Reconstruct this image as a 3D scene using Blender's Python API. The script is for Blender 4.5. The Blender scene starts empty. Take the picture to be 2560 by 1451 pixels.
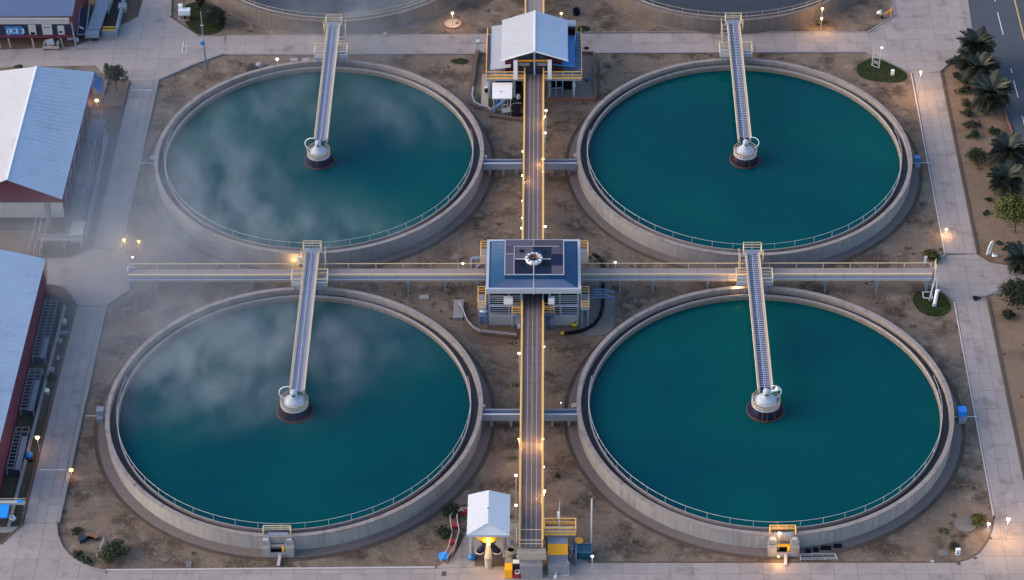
import bpy, math, random
import numpy as np
from mathutils import Vector, Matrix, Euler
R_ = math.radians
random.seed(7)
S = bpy.context.scene
COL = S.collection

# ------------------------------------------------------------------ camera, light, exposure
CAM = Vector((2.129, -235.44, 190.92)); FPX = 6708.5
cam = bpy.data.cameras.new('camera'); cam.sensor_width = 36; cam.lens = FPX / 2560 * 36
cam.clip_start = 1; cam.clip_end = 3000
co = bpy.data.objects.new('camera', cam); COL.objects.link(co); S.camera = co
CROT = Matrix.Rotation(0.0179, 3, 'Z') @ Matrix.Rotation(math.pi/2 - 0.6802, 3, 'X') @ Matrix.Rotation(-0.0124, 3, 'Z')
co.matrix_world = Matrix.Translation(CAM) @ CROT.to_4x4()

SUN_EL, SUN_AZ = 21.0, -88.0        # azimuth clockwise from +Y: low glow in the west
w = bpy.data.worlds.new('World'); S.world = w; w.use_nodes = True
nt = w.node_tree; nt.nodes.clear()
sky = nt.nodes.new('ShaderNodeTexSky'); sky.sky_type = 'NISHITA'; sky.sun_disc = False
sky.sun_elevation = R_(SUN_EL); sky.sun_rotation = R_(SUN_AZ)
sky.air_density = 1.0; sky.dust_density = 1.8; sky.ozone_density = 1.6
bg = nt.nodes.new('ShaderNodeBackground'); bg.inputs[1].default_value = 0.15
wo = nt.nodes.new('ShaderNodeOutputWorld')
nt.links.new(sky.outputs[0], bg.inputs[0]); nt.links.new(bg.outputs[0], wo.inputs[0])
sl = bpy.data.lights.new('sun', 'SUN'); sl.energy = 1.0; sl.angle = R_(46); sl.color = (1.0, 0.68, 0.46)
so = bpy.data.objects.new('sun', sl); COL.objects.link(so)
el, az = R_(SUN_EL), R_(SUN_AZ)
sd = Vector((math.sin(az)*math.cos(el), math.cos(az)*math.cos(el), math.sin(el)))
so.rotation_euler = sd.to_track_quat('Z', 'Y').to_euler(); so.location = sd * 200
V = S.view_settings
S.display_settings.display_device = 'sRGB'; V.view_transform = 'Standard'; V.look = 'None'; V.gamma = 1; V.use_curve_mapping = False
V.exposure = 1.25
S.cycles.use_denoising = True
S.cycles.max_bounces = 6; S.cycles.diffuse_bounces = 3; S.cycles.glossy_bounces = 3
S.cycles.volume_bounces = 0; S.cycles.caustics_reflective = False; S.cycles.caustics_refractive = False
S.cycles.sample_clamp_indirect = 4

def at(px, py, z=0.0):
    """the point of the real level plane at height z that the photograph shows at (px, py)"""
    d = CROT @ Vector(((px-1280)/FPX, -(py-725.5)/FPX, -1.0))
    t = (z - CAM.z) / d.z
    return CAM + d*t
def xy(px, py, z=0.0):
    q = at(px, py, z); return (q.x, q.y)

# ------------------------------------------------------------------ materials
MATS = {}
def M(name, col, rough=.8, var=.10, scale=1.5, var2=0.0, scale2=.15, rnd=0.0, metal=0.0, spec=.4, bump=0.0, bscale=8,
      col2=None, patch=.25, lo=.42, hi=.62, streak=0.0, emit=None, es=0.0, soil=None):
    m = bpy.data.materials.new(name); m.use_nodes = True; MATS[name] = m
    n = m.node_tree; n.nodes.clear(); L = n.links.new
    def nd(t, **k):
        o = n.nodes.new(t)
        for a, b in k.items(): setattr(o, a, b)
        return o
    out = nd('ShaderNodeOutputMaterial'); b = nd('ShaderNodeBsdfPrincipled'); L(b.outputs[0], out.inputs[0])
    b.inputs['Roughness'].default_value = rough; b.inputs['Metallic'].default_value = metal
    b.inputs['Specular IOR Level'].default_value = spec
    pos = nd('ShaderNodeNewGeometry').outputs['Position']
    def noise(sc, det=4, vec=None, rg=.55):
        t = nd('ShaderNodeTexNoise'); t.inputs['Scale'].default_value = sc; t.inputs['Detail'].default_value = det
        t.inputs['Roughness'].default_value = rg
        L(vec if vec else pos, t.inputs['Vector']); return t.outputs['Fac']
    def math_(op, a, bb):
        t = nd('ShaderNodeMath', operation=op)
        for i, v in enumerate((a, bb)):
            if isinstance(v, (int, float)): t.inputs[i].default_value = v
            else: L(v, t.inputs[i])
        return t.outputs[0]
    rgb = nd('ShaderNodeRGB'); rgb.outputs[0].default_value = (*col, 1); c = rgb.outputs[0]
    def mix(f, a, c2):
        t = nd('ShaderNodeMix', data_type='RGBA'); L(f, t.inputs[0]); L(a, t.inputs[6])
        if isinstance(c2, tuple): t.inputs[7].default_value = (*c2, 1)
        else: L(c2, t.inputs[7])
        return t.outputs[2]
    def ramp(f, lo, hi):
        t = nd('ShaderNodeMapRange'); L(f, t.inputs[0]); t.inputs[1].default_value = lo; t.inputs[2].default_value = hi
        t.interpolation_type = 'SMOOTHSTEP'; return t.outputs[0]
    if col2: c = mix(ramp(noise(patch, 6, rg=.62), lo, hi), c, col2)
    if soil: c = mix(ramp(noise(soil[1], 5, rg=.65), soil[2], soil[3]), c, soil[0])
    k = None
    terms = [(var, noise(scale, 5, rg=.65))] if var else []
    if var2: terms.append((var2, noise(scale2, 3)))
    if rnd: terms.append((rnd, nd('ShaderNodeObjectInfo').outputs['Random']))
    if streak:
        mp = nd('ShaderNodeMapping'); mp.inputs['Scale'].default_value = (1, 1, .07); L(pos, mp.inputs[0])
        terms.append((streak, noise(2.2, 4, mp.outputs[0], .7)))
    for a, f in terms:
        t = math_('MULTIPLY', math_('SUBTRACT', f, .5), a*3 if f.node.type == 'TEX_NOISE' else a*2)
        k = t if k is None else math_('ADD', k, t)
    if k is not None:
        k = math_('MAXIMUM', math_('ADD', k, 1.0), .15)
        vm = nd('ShaderNodeVectorMath', operation='SCALE'); L(c, vm.inputs[0]); L(k, vm.inputs[3]); c = vm.outputs[0]
    L(c, b.inputs['Base Color'])
    if bump:
        bp = nd('ShaderNodeBump'); bp.inputs['Strength'].default_value = bump; bp.inputs['Distance'].default_value = .05
        L(noise(bscale, 5, rg=.7), bp.inputs['Height']); L(bp.outputs[0], b.inputs['Normal'])
    if emit:
        b.inputs['Emission Color'].default_value = (*emit, 1); b.inputs['Emission Strength'].default_value = es
    return m

M('soil', (.180, .134, .102), .95, .32, 2.6, .26, .12, col2=(.080, .059, .045), patch=.26, lo=.44, hi=.64, bump=1.0, bscale=7, spec=.12,
  soil=((.25, .195, .15), .5, .50, .72))
M('tan_soil', (.20, .138, .094), .95, .18, 1.2, .08, .3, col2=(.13, .085, .058), patch=.2, lo=.5, hi=.72, bump=.5, bscale=5, spec=.15)
M('yard_soil', (.075, .063, .048), .95, .2, 1.5, .1, .3, col2=(.045, .045, .03), patch=.3, bump=.3, spec=.15)
M('drygrass', (.24, .185, .135), .95, .3, .6, spec=.05)
M('lawn', (.032, .046, .016), .95, .3, 3, .15, .5, bump=.6, bscale=12, spec=.1)
M('slab', (.312, .268, .25), .9, .10, 1.1, .10, .12, rnd=.065, bump=.12, bscale=14, spec=.25, soil=((.185, .16, .152), .4, .50, .76))
M('slab_left', (.295, .26, .25), .88, .07, 1.6, .07, .12, rnd=.05, bump=.12, bscale=14, spec=.25, soil=((.20, .178, .172), .4, .50, .76))
M('joint', (.21, .185, .18), .95, .1)
M('kerb', (.25, .235, .235), .9, .12, 2, .08, .3, bump=.15, spec=.2)
M('kerb_pale', (.45, .42, .42), .9, .12, 2, spec=.2)
M('brown_edge', (.12, .082, .06), .95, .2, 2, spec=.15)
M('asphalt', (.068, .076, .094), .9, .1, 3, .08, .2, bump=.15, bscale=20, spec=.25)
M('white_line', (.7, .7, .7), .8, .15, 3)
M('yellow_line', (.6, .36, .12), .8, .15, 3)
M('wall_conc', (.268, .258, .258), .88, .10, 1.2, .10, .25, rnd=.06, streak=.30, bump=.15, bscale=9, spec=.25)
M('old_conc', (.16, .135, .12), .92, .15, 1.2, .15, .25, rnd=.06, streak=.25, bump=.3, spec=.15)
M('coping', (.275, .242, .228), .9, .16, 2.2, .08, .25, bump=.35, bscale=6, spec=.2, soil=((.2, .165, .15), 1.1, .5, .66))
M('weir', (.30, .275, .27), .8, .18, 2, spec=.3, soil=((.22, .19, .18), 1.2, .55, .7))
M('trough', (.030, .029, .036), .55, .25, 2, .1, .3, spec=.4)
M('inner_conc', (.17, .145, .125), .9, .2, 2, .1, .3, streak=.3, bump=.3, spec=.2)
M('apron', (.155, .13, .124), .9, .12, 1.2, .12, .2, bump=.25, bscale=7, spec=.2)
M('gutter', (.095, .074, .062), .95, .3, .8, .3, .3, spec=.12)
M('mud', (.020, .017, .02), .35, .3, .6, .3, .15, spec=.5)
M('beige', (.47, .36, .25), .6, .12, 2, spec=.4)
M('beige_grey', (.42, .36, .32), .7, .14, 2, streak=.1, spec=.4)
M('yellow_rail', (.85, .47, .10), .5, .1, 2, spec=.5)
M('cream_rail', (.62, .48, .29), .5, .1, 2, spec=.5)
M('rail_white', (.42, .43, .44), .5, .08, 2, spec=.5)
M('plank', (.150, .120, .116), .85, .1, 2.5, .06, .3, rnd=.09, spec=.25)
M('plank_line', (.42, .38, .39), .8, .1, 2)
M('ewdeck', (.27, .235, .235), .85, .08, 2, .05, .3, rnd=.05, spec=.25)
M('bluegrey', (.22, .255, .325), .55, .12, 2, streak=.12, spec=.45)
M('fascia', (.29, .30, .35), .6, .12, 1.2, streak=.15, spec=.4)
M('rack_grey', (.20, .21, .24), .6, .12, 2, spec=.4)
M('steelblue', (.085, .16, .29), .5, .12, 2, spec=.5)
M('deckblue', (.27, .28, .36), .6, .14, 2, .08, .4, spec=.4)
M('conduit', (.45, .46, .56), .45, .1, 3, metal=.2)
M('navy', (.007, .008, .03), .4, .25, 1.5, spec=.12, col2=(.022, .009, .011), patch=.7, lo=.5, hi=.62)
M('rust', (.055, .027, .02), .7, .3, 2)
M('dome', (.37, .41, .48), .38, .05, 1.5, spec=.5)
M('white_paint', (.78, .78, .79), .5, .04, 1.5, spec=.5)
M('white_roof', (.375, .395, .435), .55, .04, .6, .05, .15, spec=.3, soil=((.33, .34, .36), .5, .52, .75))
M('kiosk_roof', (.54, .56, .60), .5, .03, .6, .03, .15, spec=.3)
M('blue_roof', (.345, .42, .525), .5, .05, .8, .09, .12, spec=.4, soil=((.27, .33, .42), .45, .52, .75))
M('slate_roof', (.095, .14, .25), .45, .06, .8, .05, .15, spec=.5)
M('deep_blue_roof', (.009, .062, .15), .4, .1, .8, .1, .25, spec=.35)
M('bright_blue', (.01, .26, .80), .45, .06, 1.5, spec=.5)
M('mid_blue', (.02, .16, .42), .5, .1, 1.5, spec=.5)
M('grey_trim', (.40, .44, .50), .5, .06, 1.5, spec=.45)
M('solar', (.075, .064, .092), .3, .15, 1.5, rnd=.25, spec=.25)
M('solar_dark', (.008, .014, .04), .25, .15, 1.5, rnd=.2, spec=.2)
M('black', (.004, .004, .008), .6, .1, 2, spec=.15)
M('maroon', (.115, .026, .045), .7, .08, 1, .06, .2, spec=.3)
M('maroon_dark', (.055, .012, .02), .75, .1, 1, spec=.3)
M('navy_wall', (.018, .022, .05), .6, .1, 1, spec=.4)
M('pale_wall', (.40, .385, .38), .7, .06, 1, .05, .3, streak=.08, spec=.3)
M('grey_wall', (.24, .23, .25), .8, .1, 1.2, .05, .3, streak=.12, spec=.3)
M('tan_wall', (.40, .34, .28), .85, .08, 1.5, streak=.1, spec=.2)
M('dark_floor', (.05, .04, .04), .9, .2, 1.5)
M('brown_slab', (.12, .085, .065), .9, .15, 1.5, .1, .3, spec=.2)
M('pad', (.165, .148, .142), .9, .1, 1.5, .1, .3, spec=.2)
M('brick_red', (.20, .10, .068), .85, .2, 3, rnd=.15, spec=.2)
M('orange', (1.0, .40, .01), .5, .06, 2, spec=.4)
M('gold', (.62, .40, .03), .45, .15, 2, spec=.5)
M('teal', (.005, .07, .10), .45, .1, 2, spec=.5)
M('red', (.35, .02, .03), .5, .1, 2, spec=.4)
M('copper', (.16, .055, .008), .35, .35, 4, spec=.5)
M('trunk', (.10, .075, .055), .95, .3, 4, bump=.4)
M('frond', (.034, .042, .029), .6, .25, 2, rnd=.35, spec=.35)
M('leaf', (.030, .046, .020), .75, .45, 2.2, spec=.25)
M('leaf_dark', (.016, .026, .014), .75, .45, 2.2, spec=.25)
M('leaf_yellow', (.058, .066, .012), .75, .45, 1.6, spec=.25)
M('weed', (.055, .055, .03), .9, .4, 2, spec=.1)
M('leaf_grey', (.085, .09, .055), .75, .35, 2.2, spec=.25)
M('rock', (.3, .29, .31), .9, .2, 3, bump=.4)
M('warm_glow', (1, .7, .3), .5, 0, emit=(1.0, .58, .13), es=7)
M('warm_soft', (1, .7, .3), .5, 0, emit=(1.0, .50, .08), es=3.5)
M('cool_glow', (.9, .95, 1), .5, 0, emit=(.93, .97, 1.0), es=1.6)
# water: murky teal body, the sky's gradient painted in as blotches, with a smooth, faintly rippled surface
def water_mat():
    m = bpy.data.materials.new('water'); m.use_nodes = True; n = m.node_tree; L = n.links.new
    b = n.nodes['Principled BSDF']; b.inputs['Roughness'].default_value = .06
    b.inputs['IOR'].default_value = 1.33; b.inputs['Specular IOR Level'].default_value = .12
    g = n.nodes.new('ShaderNodeNewGeometry')
    t = n.nodes.new('ShaderNodeTexNoise'); t.inputs['Scale'].default_value = .055; t.inputs['Detail'].default_value = 3
    L(g.outputs['Position'], t.inputs['Vector'])
    mr = n.nodes.new('ShaderNodeMapRange'); mr.inputs[1].default_value = .35; mr.inputs[2].default_value = .68; L(t.outputs['Fac'], mr.inputs[0])
    mx = n.nodes.new('ShaderNodeMix'); mx.data_type = 'RGBA'; L(mr.outputs[0], mx.inputs[0])
    mx.inputs[6].default_value = (.0004, .047, .066, 1); mx.inputs[7].default_value = (.0004, .069, .069, 1)
    L(mx.outputs[2], b.inputs['Base Color'])
    t2 = n.nodes.new('ShaderNodeTexNoise'); t2.inputs['Scale'].default_value = 1.6; t2.inputs['Detail'].default_value = 3
    L(g.outputs['Position'], t2.inputs['Vector'])
    bp = n.nodes.new('ShaderNodeBump'); bp.inputs['Strength'].default_value = .06; bp.inputs['Distance'].default_value = .1
    L(t2.outputs['Fac'], bp.inputs['Height']); L(bp.outputs[0], b.inputs['Normal'])
    MATS['water'] = m
water_mat()

# ------------------------------------------------------------------ mesh builder
ORG = {}
class MB:
    def __init__(s): s.v = []; s.f = []
    def add(s, v, f):
        k = len(s.v); s.v += [tuple(p) for p in v]; s.f += [tuple(i+k for i in q) for q in f]; return s
    def hexa(s, p):   # 8 points: bottom 4 ccw, top 4 ccw
        return s.add(p, [(3,2,1,0),(4,5,6,7),(0,1,5,4),(1,2,6,5),(2,3,7,6),(3,0,4,7)])
    def bx(s, x0, x1, y0, y1, z0, z1):
        return s.hexa([(x0,y0,z0),(x1,y0,z0),(x1,y1,z0),(x0,y1,z0),(x0,y0,z1),(x1,y0,z1),(x1,y1,z1),(x0,y1,z1)])
    def cb(s, c, sx, sy, sz, rz=0):   # box standing on c, turned by rz
        a, b = math.cos(rz), math.sin(rz); p = []
        for z in (0, sz):
            for u, v in ((-1,-1),(1,-1),(1,1),(-1,1)):
                x, y = u*sx/2, v*sy/2; p.append((c[0]+a*x-b*y, c[1]+b*x+a*y, c[2]+z))
        return s.hexa(p)
    def bar(s, p, q, w, h=None):
        p, q = Vector(p), Vector(q); h = h or w; d = (q-p).normalized()
        u = d.cross(Vector((0,0,1)))
        u = u.normalized() if u.length > 1e-4 else Vector((1,0,0))
        n = u.cross(d); u = u*w/2; n = n*h/2
        return s.add([p-u-n,p+u-n,p+u+n,p-u+n,q-u-n,q+u-n,q+u+n,q-u+n],[(0,1,2,3),(7,6,5,4),(0,4,5,1),(1,5,6,2),(2,6,7,3),(3,7,4,0)])
    def cone(s, p, q, r0, r1, n=8, cap=True):
        p, q = Vector(p), Vector(q); d = (q-p).normalized()
        u = d.cross(Vector((0,0,1))); u = u.normalized() if u.length > 1e-4 else Vector((1,0,0)); w = d.cross(u)
        vs = []
        for c, r in ((p,r0),(q,r1)):
            vs += [c+(u*math.cos(2*math.pi*i/n)+w*math.sin(2*math.pi*i/n))*r for i in range(n)]
        fs = [(i,(i+1)%n,n+(i+1)%n,n+i) for i in range(n)]
        if cap: fs += [tuple(range(n-1,-1,-1)), tuple(range(n,2*n))]
        return s.add(vs, fs)
    def tube(s, pts, r, n=6):
        for a, b in zip(pts[:-1], pts[1:]): s.cone(a, b, r, r, n)
        return s
    def strip(s, pts, w, z0, z1):   # a kerb or low wall along a plan line
        P = [Vector((p[0],p[1])) for p in pts]; Lf, Rt = [], []
        for i, p in enumerate(P):
            d = Vector((0,0))
            if i: d += (p-P[i-1]).normalized()
            if i < len(P)-1: d += (P[i+1]-p).normalized()
            d.normalize(); n = Vector((-d.y, d.x))*w/2; Lf.append(p+n); Rt.append(p-n)
        for i in range(len(P)-1):
            a,b,c,e = Rt[i],Rt[i+1],Lf[i+1],Lf[i]
            s.hexa([(*a,z0),(*b,z0),(*c,z0),(*e,z0),(*a,z1),(*b,z1),(*c,z1),(*e,z1)])
        return s
    def lathe(s, prof, n=48, c=(0,0), a0=0, a1=360, closed=False):
        full = abs(a1-a0-360) < 1e-6; m = n if full else n+1; vs = []
        for i in range(m):
            a = R_(a0+(a1-a0)*i/n); ca, sa = math.cos(a), math.sin(a)
            vs += [(c[0]+r*ca, c[1]+r*sa, z) for r, z in prof]
        k = len(prof); fs = []
        for i in range(n):
            j = (i+1) % m
            for t in range(k if closed else k-1):
                u = (t+1) % k; fs.append((i*k+t, j*k+t, j*k+u, i*k+u))
        if closed and not full: fs += [tuple(range(k)), tuple(range((m-1)*k+k-1,(m-1)*k-1,-1))]
        return s.add(vs, fs)
    def prism(s, poly, z0, z1):
        n = len(poly); ar = sum(poly[i][0]*poly[(i+1)%n][1]-poly[(i+1)%n][0]*poly[i][1] for i in range(n))
        if ar < 0: poly = poly[::-1]
        vs = [(x,y,z0) for x,y in poly]+[(x,y,z1) for x,y in poly]
        fs = [(i,(i+1)%n,n+(i+1)%n,n+i) for i in range(n)]+[tuple(range(n-1,-1,-1)),tuple(range(n,2*n))]
        return s.add(vs, fs)
    def ball(s, c, r, n=10, m=6, sz=1):
        prof = [(max(r*math.sin(math.pi*i/m),1e-4), c[2]-r*sz*math.cos(math.pi*i/m)) for i in range(m+1)]
        return s.lathe(prof, n, (c[0],c[1]))
    def ribs(s, a, b, c, d, pitch=.45, h=.05, w=.09):
        """seamed sheet a-b (eave) to d-c (ridge): flat quad plus raised ribs running eave to ridge"""
        a,b,c,d = map(Vector,(a,b,c,d)); n = (b-a).cross(d-a).normalized(); n = n if n.z > 0 else -n
        t = .06
        s.hexa([a-n*t,b-n*t,c-n*t,d-n*t,a,b,c,d])
        k = max(2,int((b-a).length/pitch)); u = (b-a).normalized()*w/2
        for i in range(k+1):
            f = min(max(i/k,.004),.996); p, q = a+(b-a)*f, d+(c-d)*f
            s.add([p-u,p+u,p+n*h,q-u,q+u,q+n*h],[(0,1,2),(0,3,4,1),(1,4,5,2),(2,5,3,0),(3,5,4)])
        return s
def mesh_of(mb, name, mat, org=(0,0,0), smooth=False):
    me = bpy.data.meshes.new(name); o = Vector(org)
    me.from_pydata([tuple(Vector(p)-o) for p in mb.v], [], mb.f)
    me.materials.append(MATS[mat])
    if smooth:
        for p in me.polygons: p.use_smooth = True
    me.update(); return me
def link(name, me, parent=None, loc=(0,0,0), rot=(0,0,0)):
    o = bpy.data.objects.new(name, me); COL.objects.link(o)
    if parent: o.parent = parent
    o.location = loc; o.rotation_euler = rot; return o
def thing(name, label, cat, loc, group=None, rz=0):
    o = bpy.data.objects.new(name, None); COL.objects.link(o); o.location = loc; o.rotation_euler.z = rz
    o.empty_display_size = .2
    o['label'] = label; o['category'] = cat
    if group: o['group'] = group
    ORG[o.name] = Vector(loc); return o
def part(name, mb, mat, parent, smooth=False):
    org = ORG[parent.name]; o = link(name, mesh_of(mb, name, mat, org, smooth), parent); ORG[o.name] = org; return o
def inst(name, me, parent, loc, rot=(0,0,0)):   # shared mesh, placed at a point of the world
    return link(name, me, parent, Vector(loc)-ORG[parent.name], rot)
def solo(name, label, cat, mb, mat, loc, group=None, smooth=False):
    o = link(name, mesh_of(mb, name, mat, loc, smooth), None, loc); o['label'] = label; o['category'] = cat
    if group: o['group'] = group
    ORG[o.name] = Vector(loc); return o
def struct(name, mb, mat, kind='structure', smooth=False):
    o = link(name, mesh_of(mb, name, mat, (0,0,0), smooth)); o['kind'] = kind; ORG[o.name] = Vector((0,0,0)); return o
def copy_tree(o, loc, label=None):
    def rec(a, par):
        c = a.copy(); COL.objects.link(c)
        if par: c.parent = par
        for ch in a.children: rec(ch, c)
        return c
    r = rec(o, None); r.location = loc
    if label: r['label'] = label
    ORG[r.name] = Vector(loc); return r
POSTS = {}
def railing(parent, pts, mat='cream_rail', h=1.05, rails=(1.05,.55), r=.035, gap=1.6, name='railing', closed=False, toe=0, pr=.03):
    pts = [Vector(p) for p in pts]; q = pts+[pts[0]] if closed else pts
    mb = MB()
    for z in rails:
        mb.tube([p+Vector((0,0,z)) for p in q], r, 5)
    if toe: 
        for a, b in zip(q[:-1], q[1:]): mb.bar(a+Vector((0,0,toe/2)), b+Vector((0,0,toe/2)), .05, toe)
    o = part(name, mb, mat, parent)
    key = (mat, h, pr)
    if key not in POSTS: POSTS[key] = mesh_of(MB().cone((0,0,0),(0,0,h),pr,pr,5), 'post', mat)
    done = []
    for a, b in zip(q[:-1], q[1:]):
        n = max(1, round((b-a).length/gap))
        for i in range(n+1):
            p = a+(b-a)*i/n
            if all((p-d).length > .1 for d in done): done.append(p); inst('post', POSTS[key], o, p)
    return o
def clip(poly, x0, x1, y0, y1):
    for ax, lim, sg in ((0,x0,1),(0,x1,-1),(1,y0,1),(1,y1,-1)):
        out = []
        for i in range(len(poly)):
            a, b = poly[i-1], poly[i]; da, db = sg*(a[ax]-lim), sg*(b[ax]-lim)
            if (da >= 0) != (db >= 0):
                t = da/(da-db); out.append((a[0]+(b[0]-a[0])*t, a[1]+(b[1]-a[1])*t))
            if db >= 0: out.append(b)
        poly = out
        if len(poly) < 3: return []
    return poly
def area(p): return abs(sum(p[i-1][0]*p[i][1]-p[i][0]*p[i-1][1] for i in range(len(p))))/2
def inside(x, y, poly):
    c = False
    for i in range(len(poly)):
        (x1,y1),(x2,y2) = poly[i-1], poly[i]
        if (y1 > y) != (y2 > y) and x < (x2-x1)*(y-y1)/(y2-y1)+x1: c = not c
    return c

# ------------------------------------------------------------------ ground and paving
struct('ground', MB().bx(-400,400,-400,500,-.5,0), 'soil')
struct('verge', MB().prism([(51.1,-90),(90,-90),(90,56),(56.6,56),(54.5,47),(51.1,43)], -.1, .004), 'tan_soil')
struct('yard', MB().prism([(-110,-90),(-51.6,-90),(-51.6,-37),(-51.0,-2),(-52.4,.6),(-55,3),(-110,3)], -.1, .004), 'yard_soil')
struct('yard', MB().prism([(-110,3),(-55,3),(-52,6.5),(-50.6,9),(-50.3,41),(-53,44),(-110,44)], -.1, .004), 'brown_slab')
struct('yard', MB().prism([(-110,47),(-58,47),(-52,52),(-48.2,56),(-46.5,62),(-46.5,110),(-110,110)], -.1, .004), 'brown_slab')

PAVED = []
def paving(name, poly, dx, dy, mat='slab', ox=0, oy=0, g=.013):
    PAVED.append(poly)
    base = struct(name, MB().prism(poly, -.1, .02), 'joint')
    xs = [p[0] for p in poly]; ys = [p[1] for p in poly]
    full = mesh_of(MB().bx(-dx/2+g, dx/2-g, -dy/2+g, dy/2-g, 0, .05), 'slab', mat)
    i0, i1 = math.floor((min(xs)-ox)/dx), math.ceil((max(xs)-ox)/dx)
    j0, j1 = math.floor((min(ys)-oy)/dy), math.ceil((max(ys)-oy)/dy)
    for j in range(j0, j1):
        for i in range(i0, i1):
            x, y = ox+i*dx, oy+j*dy
            c = clip(poly, x+g, x+dx-g, y+g, y+dy-g); a = area(c) if c else 0
            if a < .12: continue
            loc = (x+dx/2, y+dy/2, .012+random.uniform(0,.012))
            if a > (dx-2*g)*(dy-2*g)*.999: inst('slab', full, base, loc, (random.uniform(-.002,.002), random.uniform(-.002,.002), 0))
            else: inst('slab', mesh_of(MB().prism([(p[0]-loc[0], p[1]-loc[1]) for p in c], 0, .05), 'slab', mat), base, loc)
    return base
PX = lambda *pts: [xy(*p) for p in pts]
paving('path', [(47.6,7.0),(51.15,7.0),(51.15,43.7),(47.75,43.7)], 1.18, 2.75, ox=47.6, oy=7.0)
paving('path', [(47.62,-37.2),(51.3,-37.2),(51.2,-1),(47.7,-1.2)], 1.24, 2.9, ox=47.6, oy=-37.2)
paving('plaza', PX((2363,640),(2443,637),(2475,655),(2515,662),(2620,660),(2620,727),(2530,725),(2464,742),(2387,753),(2340,712),(2325,668)), 1.9, 2.3, ox=47.6, oy=-1)
paving('plaza', PX((2165,130),(2283,185),(2348,180),(2405,130),(2430,70),(2420,0),(2400,-120),(2225,-120),(2230,0),(2238,40),(2170,82)), 2.1, 2.5, ox=43, oy=43.7)
paving('path', [(-39.3,48.25),(42.9,48.45),(42.9,52.85),(-39.3,52.4)], 2.6, 2.2, ox=-39.3, oy=48.2)
paving('plaza', PX((562,92),(500,92),(425,43),(432,-140),(362,-140),(358,0),(345,43),(270,78),(190,118),(0,126),(-180,128),(-180,174),(240,165),(265,190),(325,203),(390,205),(480,165),(540,143),(562,137)), 2.9, 2.4, 'slab_left', ox=-50.3, oy=42.2)
paving('path', [(-50.6,8.3),(-47.55,8.2),(-47.1,42.1),(-50.25,42.2)], 1.05, 1.9, 'slab_left', ox=-50.6, oy=8.2)
paving('plaza', PX((230,623),(297,625),(335,670),(325,720),(260,768),(193,765),(165,715),(118,712),(118,650),(175,648)), 2.4, 2.6, 'slab_left', ox=-50.8, oy=-2.3)
paving('path', [(-51.75,-37.4),(-48.4,-37.4),(-48.0,-2.4),(-51.0,-2.4)], 1.1, 1.35, 'slab_left', ox=-51.7, oy=-37.4)
paving('plaza', PX((60,1310),(140,1310),(144,1340),(156,1370),(172,1389),(195,1406),(228,1421),(265,1430),(265,1560),(-140,1560),(-140,1400),(0,1360)), 2.2, 2.6, 'slab', ox=-51.7, oy=-37.4)
paving('path', [(-42.3,-51),(43.2,-51),(43.2,-43.1),(6,-43.15),(-9.3,-43.95),(-42.3,-44.3)], 2.35, 2.1, ox=-42.3, oy=-51)
paving('plaza', [(-9.3,-43.9),(-7.4,-41.9),(-6.4,-38.9),(-6.2,-37.4),(-1,-37.4),(-1,-41),(3.8,-41.5),(4.4,-41.9),(6,-43.1)], 2.6, 2.6, ox=-9.3, oy=-45)
paving('plaza', PX((2390,1409),(2422,1400),(2448,1384),(2468,1358),(2481,1326),(2486,1297),(2585,1297),(2700,1560),(2390,1560)), 2.35, 2.5, ox=43.2, oy=-37.2)

# kerbs along the paving
K = lambda pts, w=.24, h=.16, m='kerb': struct('kerb', MB().strip(pts, w, -.1, h), m)
K([(-47.0,42.2),(-47.42,8.1)], .38, .22); K(PX((297,624),(337,670),(327,722),(260,769)), .3, .2)
K([(-47.82,-2.3),(-48.2,-37.4)], .42, .24); K(PX((140,1311),(143,1341),(155,1371),(171,1390),(194,1407),(227,1422),(265,1431)), .26, .18)
K([(-42.4,-44.2),(-9.4,-43.8)], .2, .14, 'kerb_pale'); K(PX((390,204),(480,164),(541,142),(560,136)), .34, .2)
K([(-39.3,48.1),(-7.2,48.1)], .2, .12); K([(7.9,48.25),(42.3,48.3)], .2, .12, 'kerb')
K([(-39.2,52.5),(-5.4,52.6)], .14, .09); K([(6.5,53.0),(43,53.0)], .14, .09)
K([(47.5,43.6),(47.5,7)], .14, .1, 'kerb_pale'); K([(47.55,-1.3),(47.5,-37)], .14, .1, 'kerb_pale')
K([(51.3,43.6),(51.28,7.1)], .2, .13, 'brown_edge'); K([(51.35,-1),(51.45,-37)], .2, .13, 'brown_edge')
K(PX((2325,667),(2363,639)), .3, .2); K(PX((2340,713),(2387,754)), .2, .12); K(PX((2443,637),(2475,656),(2515,663),(2570,662)), .2, .12, 'brown_edge')
K(PX((2348,181),(2405,131)), .22, .16); K(PX((2464,742),(2530,712)), .2, .12); K(PX((2165,131),(2283,186)), .2, .12)
K([(6,-43.05),(43.2,-43.0)], .12, .09, 'brown_edge'); K(PX((2388,1408),(2421,1399),(2447,1383),(2467,1357),(2480,1325),(2486,1290)), .16, .1, 'brown_edge')
K(PX((2230,-120),(2230,0),(2238,40),(2170,82)), .22, .14); K(PX((425,43),(500,92)), .16, .1, 'brown_edge')
K([(-51.15,-2.5),(-51.95,-37.4)], .3, .14, 'brown_edge'); K(PX((60,1310),(0,1362)), .25, .14, 'brown_edge')
K(PX((430,-100),(426,43)), .25, .18); K(PX((352,-60),(343,43),(270,80),(215,102)), .2, .12, 'brown_edge')
K([(-50.5,8.3),(-50.4,25)], .2, .12, 'kerb'); K(PX((230,624),(178,648),(120,650)), .2, .12, 'kerb')
K(PX((195,765),(182,738),(160,718),(130,712)), .2, .12, 'kerb')
mk = MB()
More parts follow.
